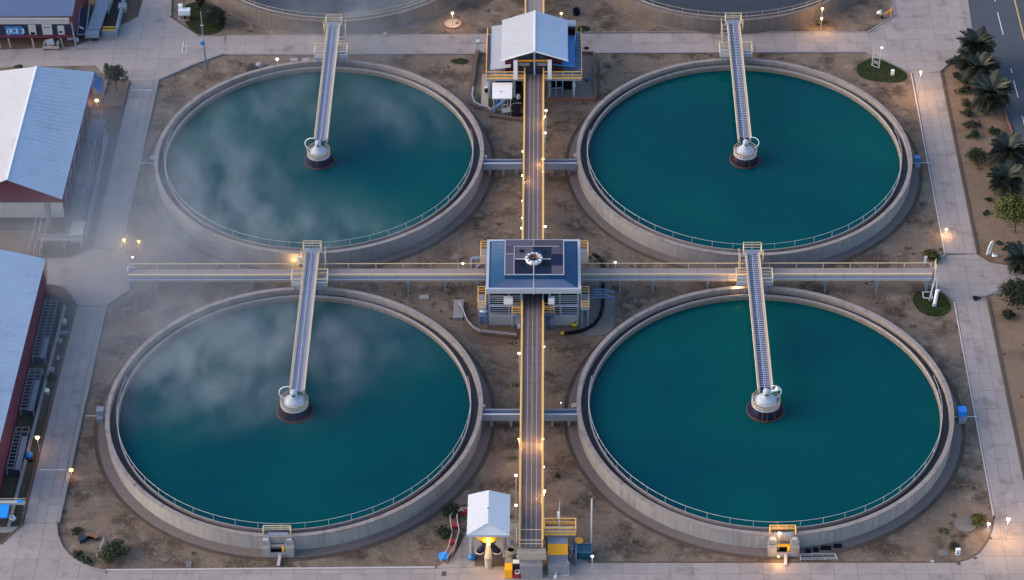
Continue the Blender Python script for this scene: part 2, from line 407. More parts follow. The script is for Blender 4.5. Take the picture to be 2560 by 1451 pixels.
for a in (((-50.2,40.2),(-47.2,40.2)), ((-51.3,-29.4),(-48.3,-29.4))): mk.strip(a, .09, .0, .083)
mk.strip(PX((455,133),(459,105)), .08, 0, .083); mk.strip(PX((455,133),(466,133),(467,116),(458,116)), .06, 0, .083)
struct('road_marking', mk, 'white_line')

# road on the east side
struct('road', MB().prism([(56.6,150),(56.5,53.5),(58.2,35),(58.9,22),(59.5,-90),(92,-90),(92,150)], -.1, .03), 'asphalt')
mk = MB()
for y0, y1 in ((52.2,57.4),(43.6,44.6),(38.2,42),(31,34.2),(26,28.6),(60,66)): mk.strip([(60.15,y0),(60.1,y1)], .09, .0, .036)
struct('road_marking', mk, 'white_line')
mk = MB(); mk.strip([(62.7,-50),(62.7,100)], .16, 0, .036); struct('road_marking', mk, 'yellow_line')
K([(58.05,36),(58.5,29)], .2, .2, 'brick_red')

# lawns
def blob(pts, n=4):   # rounded outline through the points
    for _ in range(n):
        q = []
        for i in range(len(pts)):
            a, b = pts[i], pts[(i+1)%len(pts)]
            q += [(a[0]*.75+b[0]*.25, a[1]*.75+b[1]*.25), (a[0]*.25+b[0]*.75, a[1]*.25+b[1]*.75)]
        pts = q
    return pts
def lawn(pts):
    poly = blob(pts, 3); o = struct('lawn', MB().prism(poly, -.05, .05), 'lawn', 'stuff')
    mb = MB(); xs = [p[0] for p in poly]; ys = [p[1] for p in poly]
    for _ in range(int(area(poly)*45)):
        x, y = random.uniform(min(xs),max(xs)), random.uniform(min(ys),max(ys))
        if inside(x,y,poly):
            a = random.uniform(0,6.3); h = random.uniform(.08,.2); c, s = math.cos(a)*.06, math.sin(a)*.06
            mb.add([(x-c,y-s,.03),(x+c,y+s,.03),(x+s*2*random.random(),y-c*2*random.random(),.03+h)],[(0,1,2)])
    t = part('grass', mb, 'lawn', o); t['kind'] = 'stuff'
lawn(PX((2138,170),(2165,148),(2205,145),(2245,170),(2272,187),(2260,207),(2210,207),(2150,197)))
lawn(PX((2275,745),(2300,725),(2340,722),(2375,750),(2378,780),(2345,795),(2300,785)))
lawn(PX((1122,154),(1140,147),(1172,149),(1170,160),(1140,161)))
lawn(PX((108,613),(205,612),(215,622),(180,642),(108,645)))
lawn(PX((455,10),(520,5),(565,40),(560,80),(500,92),(460,60)))
lawn(PX((1440,70),(1460,64),(1478,70),(1470,80),(1445,82)))

# dry tufts over the bare soil
TANKS = [(-25.37,24.3,19.65),(25.35,24.13,19.92),(-25.0,-21.41,20.0),(24.97,-21.24,19.92),(-25.6,72.5,19.9),(25.6,72.5,19.9)]
tuft = MB(); n = 0
rng = random.Random(3)
while n < 17000:
    x, y = rng.uniform(-50,58), rng.uniform(-46,62)
    if math.sin(x*.9+1.3*math.sin(y*.5))+math.cos(y*.8+x*.3) < -.5 and rng.random() < .7: continue
    if any(math.hypot(x-a,y-b) < r+1.7 for a,b,r in TANKS) or any(inside(x,y,p) for p in PAVED) or x > 56.3 and y > 20: n += .3; continue
    n += 1; h = rng.uniform(.015,.06)
    for _ in range(3):
        a = rng.uniform(0,6.3); c, s = math.cos(a)*.035, math.sin(a)*.035; L_ = rng.uniform(.12,.34); u, v = -math.sin(a)*L_, math.cos(a)*L_
        tuft.add([(x-c,y-s,0),(x+c,y+s,0),(x+u,y+v,h)],[(0,1,2)])
struct('dry_grass', tuft, 'drygrass', 'stuff')
# low scrub in patches
sc = MB(); k = 0
while k < 260:
    x, y = rng.uniform(-48,57), rng.uniform(-43,60)
    if any(math.hypot(x-a,y-b) < r+1.9 for a,b,r in TANKS) or any(inside(x,y,p) for p in PAVED) or x > 56 and y > 20: k += .3; continue
    k += 1; R0 = rng.uniform(.15,.55)
    for _ in range(int(60*R0)):
        a = rng.uniform(0,6.3); d = R0*rng.random()**.7; px_, py_ = x+d*math.cos(a), y+d*.8*math.sin(a); b = rng.uniform(0,6.3); c, s_ = math.cos(b)*.06, math.sin(b)*.06
        sc.add([(px_-c,py_-s_,.01),(px_+c,py_+s_,.01),(px_-s_*2.2,py_+c*2.2,rng.uniform(.05,.16))],[(0,1,2)])
struct('weeds', sc, 'weed', 'stuff')
# loose stones
rk = MB()
for _ in range(500):
    x, y = rng.uniform(-48,47), rng.uniform(-43,48)
    if any(math.hypot(x-a,y-b) < r+1.7 for a,b,r in TANKS) or any(inside(x,y,p) for p in PAVED): continue
    r = rng.uniform(.03,.08); rk.ball((x,y,0), r, 5, 3, .6)
struct('gravel', rk, 'rock', 'stuff')

# ------------------------------------------------------------------ settling tanks
ZR, ZW = 2.05, 1.1
def tank(c, r, label, empty=False, n=56):
    t = thing('settling_tank', label, 'tank', (c[0],c[1],0), 'round concrete settling tanks')
    zp = ZR-.2
    pm = mesh_of(MB().lathe([(r-.26,0),(r,0),(r,zp),(r-.26,zp)], 4, (0,0), .02, 360/n-.02, True), 'wall_panel', 'old_conc' if empty else 'wall_conc')
    for i in range(n): inst('wall_panel', pm, t, (c[0],c[1],0), (0,0,R_(360*i/n)))
    part('core_wall', MB().lathe([(r-.27,.02),(r-.27,ZR-.22)], 112, c), 'grey_wall', t)
    cp = mesh_of(MB().lathe([(r-.42,zp+.01),(r+.05,zp+.01),(r+.05,ZR),(r-.42,ZR)], 6, (0,0), .05, 360/28-.05, True), 'coping', 'old_conc' if empty else 'coping')
    for i in range(28): inst('coping', cp, t, (c[0],c[1],random.uniform(0,.015)), (0,0,R_(360*i/28)))
    part('launder_wall', MB().lathe([(r-.44,zp+.05),(r-.44,ZR-.85)], 112, c), 'coping', t)
    part('launder', MB().lathe([(r-.44,ZR-.7),(r-1.2,ZR-.7)], 112, c), 'trough', t)
    part('weir', MB().lathe([(r-1.2,ZR-.8),(r-1.2,ZR-.22),(r-1.29,ZR-.22),(r-1.29,ZR-.55)], 140, c), 'weir', t)
    part('inner_wall', MB().lathe([(r-1.29,ZR-.5),(r-1.34,ZR-.55),(r-1.34,-.6 if empty else .6)], 112, c), 'inner_conc', t)
    if empty: part('apron', MB().lathe([(r-.2,.12),(r+.35,.06),(r+.45,-.05)], 112, c), 'apron', t)
    else:
        part('apron', MB().lathe([(r-.2,.15),(r+.12,.13),(r+.95,.06),(r+1.02,-.05)], 112, c), 'apron', t)
        part('gutter', MB().lathe([(r+1.0,.02),(r+1.38,.025)], 112, c), 'gutter', t)
        part('gutter_edge', MB().lathe([(r+1.38,-.02),(r+1.38,.07),(r+1.45,.07),(r+1.45,-.02)], 112, c), 'brown_edge', t)
    a0, a1 = (168, 372) if not empty else (185, 355)
    rr = r-1.24 if not empty else r-.2
    pts = [(c[0]+rr*math.cos(R_(a)), c[1]+rr*math.sin(R_(a)), ZR-.02) for a in np.linspace(a0,a1,60)]
    rl = part('railing', MB().tube([Vector(p)+Vector((0,0,.62 if not empty else 1.05)) for p in pts], .024, 5), 'rail_white' if not empty else 'beige', t)
    if empty:
        m2 = MB().tube([Vector(p)+Vector((0,0,.52)) for p in pts], .03, 5); part('mid_rail', m2, 'beige', rl)
    pm = mesh_of(MB().cone((0,0,0),(0,0,.85 if not empty else 1.05),.024,.024,5), 'post', 'rail_white' if not empty else 'beige')
    for a in np.arange(a0, a1+.1, 7.3 if not empty else 6): inst('post', pm, rl, (c[0]+rr*math.cos(R_(a)), c[1]+rr*math.sin(R_(a)), ZR-.02 if empty else ZR-.25))
    if empty: part('floor', MB().lathe([(r-1.34,.35),(6,.12),(.01,.1)], 96, c), 'mud', t)
    else:
        o = link('water', mesh_of(MB().lathe([(r-1.345,ZW),(.001,ZW)], 96, c), 'water', 'water', (c[0],c[1],ZW)), None, (c[0],c[1],ZW)); o['kind'] = 'structure'
    return t
tank(TANKS[0][:2], TANKS[0][2], 'misty round tank of teal water behind the cross walkway')
tank(TANKS[1][:2], TANKS[1][2], 'clear round tank of teal water beside the palms, behind the cross walkway')
tank(TANKS[2][:2], TANKS[2][2], 'round teal water tank with mist over its far half, in front of the cross walkway')
tank(TANKS[3][:2], TANKS[3][2], 'round teal water tank without mist, nearest the lit paved corner')
tank(TANKS[4][:2], TANKS[4][2], 'drained round tank with dark grey floor under mist, cut by the picture edge', True)
tank(TANKS[5][:2], TANKS[5][2], 'drained round tank with near black floor and yellow lit railing', True)

# ------------------------------------------------------------------ raised walkways
ZD = 3.0; ZX = 2.6; YX = .5
def ns_walk(y0, y1, label, planks='plank', x0=-.72, x1=1.28):
    t = thing('walkway', label, 'walkway', ((x0+x1)/2, (y0+y1)/2, 0), 'long raised walkway along the middle')
    cw = (x1-x0)/4; n = max(1, round((y1-y0)/3.1)); ly = (y1-y0)/n
    pm = mesh_of(MB().bx(-cw/2+.035, cw/2-.035, -ly/2+.012, ly/2-.012, -.07, 0), 'plank', planks)
    for j in range(n):
        for i in range(4): inst('plank', pm, t, (x0+cw*(i+.5), y0+ly*(j+.5), ZD-random.uniform(0,.008)))
    sm = MB()
    for i in range(1,4): sm.bx(x0+cw*i-.03, x0+cw*i+.03, y0, y1, ZD-.07, ZD+.004)
    sm.bx(x0-.1, x0-.005, y0, y1, ZD-.1, ZD+.02); sm.bx(x1+.005, x1+.1, y0, y1, ZD-.1, ZD+.02)
    part('joint_strip', sm, 'plank_line', t)
    for x in (x0-.16, x1+.16):
        part('girder', MB().bx(x-.05, x+.05, y0, y1, ZD-.6, ZD-.05), 'bluegrey', t)
        railing(t, [(x,y0,ZD),(x,y1,ZD)], 'yellow_rail', 1.0, (.5,), .045, 1.55, toe=.2, pr=.04)
        part('hand_rail', MB().bx(x-.085,x+.085,y0,y1,ZD+.98,ZD+1.06), 'yellow_rail', t)
    for j in range(int((y1-y0)//7)+1):
        y = y0+1.2+j*7
        if y < y1: part('leg', MB().bx(x0+.1,x0+.35,y-.15,y+.15,0,ZD-.6).bx(x1-.35,x1-.1,y-.15,y+.15,0,ZD-.6).bx(x0-.2,x1+.2,y-.12,y+.12,ZD-.85,ZD-.6), 'grey_trim', t)
    return t
nsS = ns_walk(-43.9, -3.4, 'long brown plank walkway with yellow rails running from the foreground kiosk to the square roof')
nsN = ns_walk(-1.5, 39.6, 'brown plank walkway with yellow rails between the square blue roof and the white gabled house')
ns_walk(49.5, 75, 'pale plank walkway running away behind the white gabled house', 'ewdeck')
for y, z in ((-42.0,.6),(-43.85,.95),(-43.85,.45)): part('cross_rail', MB().tube([(-.95,y,ZD+z),(1.5,y,ZD+z)], .04, 5), 'cream_rail', nsS)
m = MB()
for y in (-44.0,-44.25,-44.5): m.bx(-1.15,1.75,y-.09,y+.09,ZD-.35-.12*(-44-y)/.25,ZD-.18)
m.bx(-1.2,1.8,-44.75,-44.62,ZD-.9,ZD-.4)
part('end_beam', m, 'tan_wall', nsS)
part('end_block', MB().bx(-.85,1.4,-45.3,-43.7,0,1.75).bx(-.8,1.35,-44.7,-43.9,1.75,2.5), 'grey_wall', nsS)

def ew_walk(x0, x1, label, legs):
    t = thing('walkway', label, 'walkway', ((x0+x1)/2, .1, 0), 'raised cross walkway')
    n = round((x1-x0)/3.3); lx = (x1-x0)/n
    pm = mesh_of(MB().bx(-lx/2+.012, lx/2-.012, -.42, .42, -.1, 0), 'deck_plate', 'ewdeck')
    fm = mesh_of(MB().bx(-lx/2+.03, lx/2-.03, -.04, .04, -.62, -.12), 'fascia_panel', 'fascia')
    bm = mesh_of(MB().bx(-lx/2+.03, lx/2-.03, -.05, .05, -.86, -.64), 'lower_panel', 'beige_grey')
    for i in range(n):
        x = x0+lx*(i+.5)
        inst('deck_plate', pm, t, (x,YX+.12,ZX-random.uniform(0,.006))); inst('fascia_panel', fm, t, (x,YX-.52,ZX+random.uniform(-.01,.01))); inst('lower_panel', bm, t, (x,YX-.56,ZX+random.uniform(-.015,.015)))
    part('edge_beam', MB().bx(x0,x1,YX-.47,YX-.31,ZX-.12,ZX+.05), 'cream_rail', t)
    part('edge_strip', MB().bx(x0,x1,YX+.545,YX+.60,ZX-.12,ZX+.03), 'beige', t)
    part('ledge', MB().bx(x0,x1,YX+.60,YX+.95,ZX-.3,ZX-.2), 'brown_slab', t)
    railing(t, [(x0,YX+.98,ZX-.25),(x1,YX+.98,ZX-.25)], 'cream_rail', .72, (.72,), .055, 3.1, pr=.045)
    part('pipe', MB().tube([(x0,YX-.66,ZX-.5),(x1,YX-.66,ZX-.5)], .06, 6), 'conduit', t)
    lm = mesh_of(MB().bx(-.09,.09,-.12,.12,0,1.62).bx(-.22,.22,-.14,.14,1.4,1.63), 'leg', 'bluegrey')
    for x in legs:
        for y in (-.5,.6): inst('leg', lm, t, (x,YX+y,0))
    return t
ew_walk(-45.3, -5.05, 'grey deck walkway on blue legs reaching from the square roof to the misty yard', [-42.3,-38.8,-31.5,-22,-13.8,-9.6,-6])
ew_walk(5.7, 45.1, 'grey deck walkway on blue legs reaching from the square roof to the lawn circle', [7.5,10.1,13.8,20,24.5,28,33.2,39,44.6])

# ------------------------------------------------------------------ access bridges and centre columns
def bridge(cx, y0, y1, label, rungs, side, top_y):
    z = 3.6; t = thing('access_bridge', label, 'bridge', (cx, y0, 0), 'access bridges to the tank centres'); L = y0-y1
    part('deck', MB().bx(cx-.55,cx+.55,y1,y0,z-.14,z-.02), 'deckblue' if not rungs else 'navy_wall', t)
    for s in (-1,1):
        b = part('side_beam', MB().bx(cx+s*.66-.11,cx+s*.66+.11,y1,y0,z-.42,z+.16), 'beige_grey', t)
        part('top_rail', MB().tube([(cx+s*.80,y0,z+.30),(cx+s*.80,y1,z+.30)], .045, 5), 'cream_rail', b)
        pm = mesh_of(MB().cone((0,0,0),(0,0,.5),.025,.025,4), 'post', 'cream_rail')
        for j in range(int(L/2)): inst('post', pm, b, (cx+s*.80, y0-1-2*j, z-.2))
    part('conduit', MB().tube([(cx-.05+.015*math.sin(i*2.1),y0-L*i/24,z+.04) for i in range(25)], .055, 6).tube([(cx+.12,y0-.5,z+.03),(cx+.12,y1,z+.03)], .03, 5), 'conduit', t)
    m = MB(); k = int(L/(.36 if rungs else 1.2))
    for j in range(k):
        y = y0-.3-(L-.5)*j/k
        if rungs: m.bx(cx+.0,cx+.52,y-.07,y+.07,z-.02,z+.03).bx(cx-.5,cx-.14,y-.06,y+.06,z-.02,z+.02)
        else: m.bx(cx-.28,cx+.28,y-.03,y+.03,z-.01,z+.02)
    gr = part('grating', m, 'plank_line' if not rungs else 'conduit', t)
    part('support', MB().bx(cx-.5,cx+.5,y0-.9,y0-.4,0,z-.42).bx(cx-.5,cx+.5,top_y-.7,top_y-.3,ZR-.3,z-.42), 'grey_trim', t)
    # head platform with its cage of rails
    part('platform', MB().bx(cx-1.0,cx+1.0,y0,y0+.85,z-.15,z-.03), 'bluegrey', t)
    railing(t, [(cx-1.0,y0-.2,z),(cx-1.0,y0+.85,z),(cx+1.0,y0+.85,z),(cx+1.0,y0-.2,z)], 'cream_rail', 1.05, (1.05,.7,.35), .045, 1.0, 'cage_rail')
    railing(t, [(cx-side*.85,y0-.2,z),(cx-side*1.2,y0-.6,z-.1),(cx-side*1.05,y0-1.5,z-.3)], 'cream_rail', .95, (.95,.5), .04, .9, 'cage_rail')
    # stair down beside the bridge
    n = 10 if y0 > 20 else 4; st = part('stair', MB().bar((cx+side*1.35,y0+.3,z-.2),(cx+side*1.35,y0-n*.5,z-.2-n*.27),.06,.2), 'cream_rail', t)
    tm = mesh_of(MB().bx(-.36,.36,-.17,.17,-.05,0), 'tread', 'bluegrey')
    for j in range(n): inst('tread', tm, st, (cx+side*1.12, y0+.1-j*.5, z-.25-j*.27))
    railing(t, [(cx+side*1.5,y0+.2,z-.2),(cx+side*1.6,y0-2.2,z-1.5)], 'cream_rail', .95, (.95,), .035, 1.2, 'stair_rail')
    # side platforms over the rim
    for s in (-1,1):
        yy = top_y+.1; a = part('rim_platform', MB().bx(cx+s*.8 if s>0 else cx-2.0, cx+2.0 if s>0 else cx-.8, yy-.9, yy+.9, z-.72, z-.6), 'bluegrey', t)
        part('bracket', MB().bar((cx+s*1.7,yy-.8,z-.7),(cx+s*1.2,yy-.9,ZR-.5),.1).bar((cx+s*1.0,yy-.85,z-.7),(cx+s*1.0,yy-.85,ZR-.5),.1), 'steelblue', a)
        railing(t, [(cx+s*.85,yy-.9,z-.62),(cx+s*2.0,yy-.9,z-.62),(cx+s*2.0,yy+.9,z-.62),(cx+s*.85,yy+.9,z-.62)], 'cream_rail', 1.05, (1.05,.55), .05, 1.0, 'side_rail')
    return t
bridge(-25.1, 49.3, 24.6, 'narrow grey bridge over the far mist-dimmed tank, with a cable along its deck', False, 1, 43.6)
bridge(25.4, 49.5, 24.5, 'narrow bridge with a white cable, reaching the centre of the clear tank beside the palms', True, -1, 43.7)
bridge(-24.65, 2.8, -21.0, 'narrow grey bridge crossing over the walkway to the near misty tank', False, 1, -1.7)
bridge(25.0, 2.4, -20.8, 'narrow bridge with a ladder-like grating, crossing the walkway to the near clear tank', True, -1, -1.6)

def hub(cx, cy, label, side, ribs, horn=False, k=1.0):
    t = thing('centre_column', label, 'column', (cx,cy,0), 'domed centre columns of the tanks'); c = (cx,cy)
    part('skirt', MB().lathe([(1.9*k,ZW-.5),(1.9*k,ZW+.12),(1.45*k,ZW+1.0)], 40, c), 'navy', t, True)
    part('skirt_rim', MB().lathe([(1.92*k,ZW-.1),(1.99*k,ZW-.1),(1.99*k,ZW+.14),(1.88*k,ZW+.2),(1.86*k,ZW+.14)], 40, c), 'rust', t)
    for a in ribs:
        ca, sa = math.cos(R_(a)), math.sin(R_(a))
        part('rib', MB().bar((cx+1.9*k*ca,cy+1.9*k*sa,ZW+.15),(cx+1.47*k*ca,cy+1.47*k*sa,ZW+1.02),.09), 'rust', t)
    part('ring_platform', MB().lathe([(1.38*k,ZW+.95),(1.5*k,ZW+1.0),(1.5*k,ZW+1.16),(1.05*k,ZW+1.16)], 40, c), 'grey_trim', t)
    pts = [(cx+1.46*k*math.cos(R_(a)),cy+1.46*k*math.sin(R_(a)),ZW+1.16) for a in range(112,430,18)]
    railing(t, pts, 'beige', .62, (.62,.3), .045, 1.0, 'ring_rail')
    part('kick_band', MB().lathe([(1.44*k,ZW+1.2),(1.44*k,ZW+1.42)], 14, c, 150, 390), 'tan_wall', t)
    prof = [(1.18*k,ZW+1.16)]+[(1.18*k*math.cos(R_(a)), ZW+1.2+.85*k*math.sin(R_(a))) for a in range(0,75,8)]
    part('dome', MB().lathe(prof, 40, c), 'dome', t, True)
    part('neck', MB().lathe([(.5*k,ZW+1.85),(.5*k,ZW+2.06),(.42*k,ZW+2.1),(.42*k,ZW+2.3),(.3*k,ZW+2.34)], 28, c), 'grey_trim', t)
    cap = part('cap', MB().lathe([(.34*k,ZW+2.32),(.38*k,ZW+2.4),(.38*k,ZW+2.75),(.3*k,ZW+2.88),(.01,ZW+2.92)], 24, c), 'dome', t, True)
    part('visor', MB().bx(cx-.2*k,cx+.2*k,cy-.44*k,cy-.36*k,ZW+2.42,ZW+2.52), 'black', cap)
    hs = [(cx-side*(.75+.95*math.sin(R_(a))*.9), cy+.45+.25*math.cos(R_(a)), ZW+2.25+.62*math.cos(R_(a))) for a in range(-20,175,13)]
    part('hose', MB().tube(hs, .055, 6), 'white_paint', t)
    if horn: part('horn', MB().cone((cx+.25,cy,ZW+2.6),(cx+.95,cy+.1,ZW+2.75),.13,.16,10).cone((cx+.95,cy+.1,ZW+2.75),(cx+1.25,cy+.15,ZW+3.0),.16,.3,12), 'white_paint', t, True)
    return t
hub(-25.4, 23.75, 'domed centre column with a plain navy skirt, in the far misty tank', 1, (268,), k=.93)
hub(25.5, 23.75, 'domed centre column with a hose loop, in the tank beside the palms', -1, (250,262,285), k=.93)
hub(-25.0, -21.35, 'domed centre column with a white hose loop, in the near misty tank', 1, (274,), k=1.0)
hub(25.1, -21.25, 'domed centre column carrying a white horn, in the near clear tank', -1, (235,256,272,300), True, k=1.02)

# ------------------------------------------------------------------ flumes between the tanks
def flume(x0, x1, y, label):
    t = thing('flume', label, 'channel', ((x0+x1)/2, y, 0), 'channels from the tanks to the middle')
    part('trough', MB().bx(x0,x1,y-.34,y+.34,1.35,1.5), 'steelblue', t)
    part('side_wall', MB().bx(x0,x1,y+.34,y+.46,1.1,1.85), 'bluegrey', t)
    part('side_wall', MB().bx(x0,x1,y-.46,y-.34,.95,1.85), 'bluegrey', t)
    part('lip', MB().bx(x0,x1,y-.52,y-.32,1.852,1.9), 'grey_trim', t)
    m = MB(); k = int((x1-x0)/2.2)+1
    for i in range(k): m.bx(x0+(x1-x0)*(i+.5)/k-.15,x0+(x1-x0)*(i+.5)/k+.15,y-.3,y+.3,0,1.35)
    part('pier', m, 'grey_wall', t)
    return t
flume(-5.75,-.95,22.6,'blue grey channel joining the far misty tank to the middle walkway')
flume(1.55,5.4,22.6,'blue grey channel joining the tank beside the palms to the middle walkway')
flume(-5.05,-.95,-22.3,'blue grey channel joining the near misty tank to the middle walkway')
flume(1.55,5.1,-22.3,'blue grey channel joining the near clear tank to the middle walkway')

# round valves where the flumes meet the rims
def valve(px, py, z, label):
    p = at(px,py,z); t = thing('valve', label, 'valve', (p.x,p.y,0), 'pale round valves by the channels')
    part('pedestal', MB().cone((p.x,p.y,0),(p.x,p.y,z-.1),.09,.09,8), 'grey_trim', t)
    part('wheel', MB().lathe([(.12,z-.12),(.27,z-.12),(.3,z),(.27,z+.1),(.12,z+.1)], 16, (p.x,p.y), closed=True), 'tan_wall', t)
    part('hub', MB().cone((p.x,p.y,z-.1),(p.x,p.y,z+.02),.12,.12,8), 'black', t)
valve(1206,1015,1.9,'pale valve at the channel end beside the near misty tank')
valve(1435,1014,1.9,'pale valve at the channel end beside the near clear tank')
valve(1212,392,1.8,'pale valve at the channel end beside the far misty tank')
valve(1440,388,1.8,'pale valve at the channel end beside the palm-side tank')

# ------------------------------------------------------------------ outlet boxes on the near rims
def outlet(x0, x1, yf, label, yellow, lamp):
    yb = yf+1.35; t = thing('outlet_box', label, 'outlet', ((x0+x1)/2, yf, 0), 'concrete outlet boxes on the tank walls'); xm = (x0+x1)/2
    for a, b in ((x0,x0+.85),(x1-.85,x1)): part('pier', MB().bx(a,b,yf,yb,0,1.25).bx(a+.03,b-.03,yf+.5,yb,1.25,1.75), 'wall_conc', t)
    part('pit', MB().bx(x0+.85,x1-.85,yf+.15,yb,0,.25), 'black', t)
    part('back_plate', MB().bx(x0+.85,x1-.85,yb-.1,yb+.05,.3,1.9), 'navy_wall', t)
    part('lower_beam', MB().bx(x0+.85,x1-.85,yf+.5,yf+.72,.95,1.15), 'gold' if yellow else 'tan_wall', t)
    fm = MB().bx(x0+.6,x1-.6,yb-.3,yb+.1,1.92,2.1)
    for x in (x0+.85,x1-.85): fm.bar((x,yb-.15,2.0),(x,yf+.5,.95),.14)
    part('gate_frame', fm, 'bluegrey', t)
    part('sill', MB().bx(x0+.85,x1-.85,yf-.02,yf+.15,0,.6), 'grey_wall', t)
    railing(t, [(x0+.15,yb-.2,1.95),(x0+.15,yb+.45,2.1),(x1-.35,yb+.45,2.1),(x1-.35,yb-.2,1.95)], 'yellow_rail' if yellow else 'cream_rail', .6, (.6,.35,.12), .05, .9)
    part('chute', MB().bar((xm+.2,yf+.1,.4),(xm+.1,yf-1.3,.1),.3,.2), 'pale_wall', t)
    part('lantern', MB().cone((xm+.55,yf+.4,.25),(xm+.55,yf+.4,.9),.2,.18,10).ball((xm+.55,yf+.4,.95),.2,10,5), 'gold', t)
    part('cabinet', MB().bx(x0+.12,x0+.72,yf+.55,yf+1.1,1.755,1.88), 'rail_white', t); part('cabinet', MB().bx(x1-.7,x1-.2,yf+.6,yf+1.05,1.755,1.86), 'rail_white', t)
    return t
outlet(-26.85,-23.6,-42.3,'concrete outlet box with a blue grey gate frame, on the near misty tank',False,False)
outlet(24.1,27.2,-42.25,'concrete outlet box with yellow rails under a lit lamp, on the near clear tank',True,True)
o = thing('low_cage','low grey rail cage on the ground beside the lit outlet box','cage',(28.8,-42.4,0)); railing(o,[(27.3,-42.75,0),(31.0,-42.65,0),(30.8,-42.05,0),(27.3,-42.15,0)],'grey_trim',.35,(.35,.15),.03,1.2,closed=True)
o = thing('drain_grate','dark drain grates in the apron beside the lit outlet box','grate',(29.5,-42.3,0))
for a, b, c in ((27.9,28.4,-41.5),(28.7,29.2,-41.35),(29.5,30.5,-41.1),(30.8,31.6,-40.8)): part('grate', MB().bx(a,b,c-.25,c+.2,.1,.275), 'black', o)
solo('patch','dark earth patch beside the concrete outlet with the pale chute','soil patch',MB().bx(-27.2,-24.7,-45.2,-43.5,-.05,.015),'brown_slab',(-26,-44.3,0))

# ------------------------------------------------------------------ square blue-roofed house over the crossing
t = thing('control_house','square house with a blue hipped roof, dark roof panels and a round white cupola','building',(.35,-2.2,0))
X0,X1,Y0,Y1,ZE,ZP = -4.85,5.6,-6.55,2.35,5.7,6.35
px0,px1,py0,py1,zp = -2.75,3.7,-5.45,.75,7.0
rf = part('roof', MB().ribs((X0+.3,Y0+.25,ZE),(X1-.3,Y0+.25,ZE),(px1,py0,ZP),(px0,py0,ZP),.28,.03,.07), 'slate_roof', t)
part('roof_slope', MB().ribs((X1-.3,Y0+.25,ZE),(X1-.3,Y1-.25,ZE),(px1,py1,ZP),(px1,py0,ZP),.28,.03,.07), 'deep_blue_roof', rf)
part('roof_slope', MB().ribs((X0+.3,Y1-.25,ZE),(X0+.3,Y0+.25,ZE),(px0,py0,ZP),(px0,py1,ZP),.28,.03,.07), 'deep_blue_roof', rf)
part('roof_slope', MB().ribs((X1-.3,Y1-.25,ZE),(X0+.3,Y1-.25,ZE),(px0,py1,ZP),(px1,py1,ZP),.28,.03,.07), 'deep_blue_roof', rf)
part('gutter', MB().bx(X0,X1,Y0,Y0+.28,ZE-.5,ZE+.12).bx(X0,X1,Y1-.28,Y1,ZE-.5,ZE+.12).bx(X0,X0+.32,Y0+.28,Y1-.28,ZE-.5,ZE+.119).bx(X1-.32,X1,Y0+.28,Y1-.28,ZE-.5,ZE+.119), 'grey_trim', t)
pb = part('penthouse', MB().bx(px0,px1,py0,py1,ZP-.4,zp), 'deep_blue_roof', t)
part('trim', MB().bx(px0-.06,px1+.06,py0-.06,py0+.02,zp-.02,zp+.07).bx(px0-.06,px0+.03,py0,py1,zp-.02,zp+.07).bx(px1-.03,px1+.06,py0,py1,zp-.02,zp+.07), 'grey_trim', pb)
def panel(x0,x1,y0,y1,mat): part('solar_panel', MB().bx(x0+.03,x1-.03,y0+.03,y1-.03,zp+.01,zp+.06), mat, pb)
panel(px0+.05,.4,-.55,.7,'solar'); panel(.4,px1-.05,-.55,.7,'solar')
panel(px0+.05,-1.75,-1.85,-.55,'solar'); panel(px0+.05,-1.75,-5.35,-1.85,'solar')
panel(-1.75,.4,-2.9,-.55,'solar'); panel(.4,2.35,-2.9,-.55,'solar_dark'); panel(-1.75,.4,-5.35,-2.9,'solar_dark'); panel(.4,2.35,-5.35,-2.9,'solar_dark')
panel(2.35,px1-.05,-1.9,-.55,'solar'); panel(2.35,px1-.05,-3.9,-1.9,'solar_dark'); panel(2.35,px1-.05,-5.35,-3.9,'solar')
sm = MB().bx(-1.8,-1.72,-5.4,-.5,zp+.06,zp+.09).bx(-1.72,3.2,-.55,-.47,zp+.06,zp+.09).bx(.37,.43,-.47,.72,zp+.06,zp+.09).bx(px0+.05,-1.8,-1.9,-1.82,zp+.06,zp+.09)
sm.bx(-1.6,.0,-2.95,-2.83,zp+.1,zp+.2).bx(.9,2.3,-2.95,-2.83,zp+.1,zp+.2)
part('seam_strip', sm, 'plank_line', pb)
for x, y, w_, d_ in ((-.9,-1.35,.62,.62),(-.85,-3.75,.7,.9),(1.75,-3.7,.9,1.1),(1.65,-1.5,.6,.8)):
    part('hatch', MB().lathe([(w_/2,zp+.055),(w_/2,zp+.085),(.01,zp+.085)], 20 if w_ == .62 else 8, (x,y)), 'black', pb)
cc = (.42,-3.0)
cu = part('cupola', MB().lathe([(.98,zp+.3),(.98,zp+.42),(.92,zp+.5),(.64,zp+.5),(.62,zp+.4)], 10, cc).lathe([(.9,zp),(.98,zp+.3)],10,cc), 'white_paint', t)
m = MB()
for i in range(20):
    a = R_(18*i+5); m.bar((cc[0]+.66*math.cos(a),cc[1]+.66*math.sin(a),zp+.52),(cc[0]+.94*math.cos(a+.25*(-1)**i),cc[1]+.94*math.sin(a+.25*(-1)**i),zp+.5),.07)
part('vane', m, 'steelblue', cu)
part('bowl', MB().lathe([(.63,zp+.5),(.5,zp+.3),(.2,zp+.2),(.01,zp+.18)], 20, cc), 'copper', cu, True)
part('knob', MB().ball((cc[0],cc[1],zp+.32),.17,10,6), 'teal', cu)
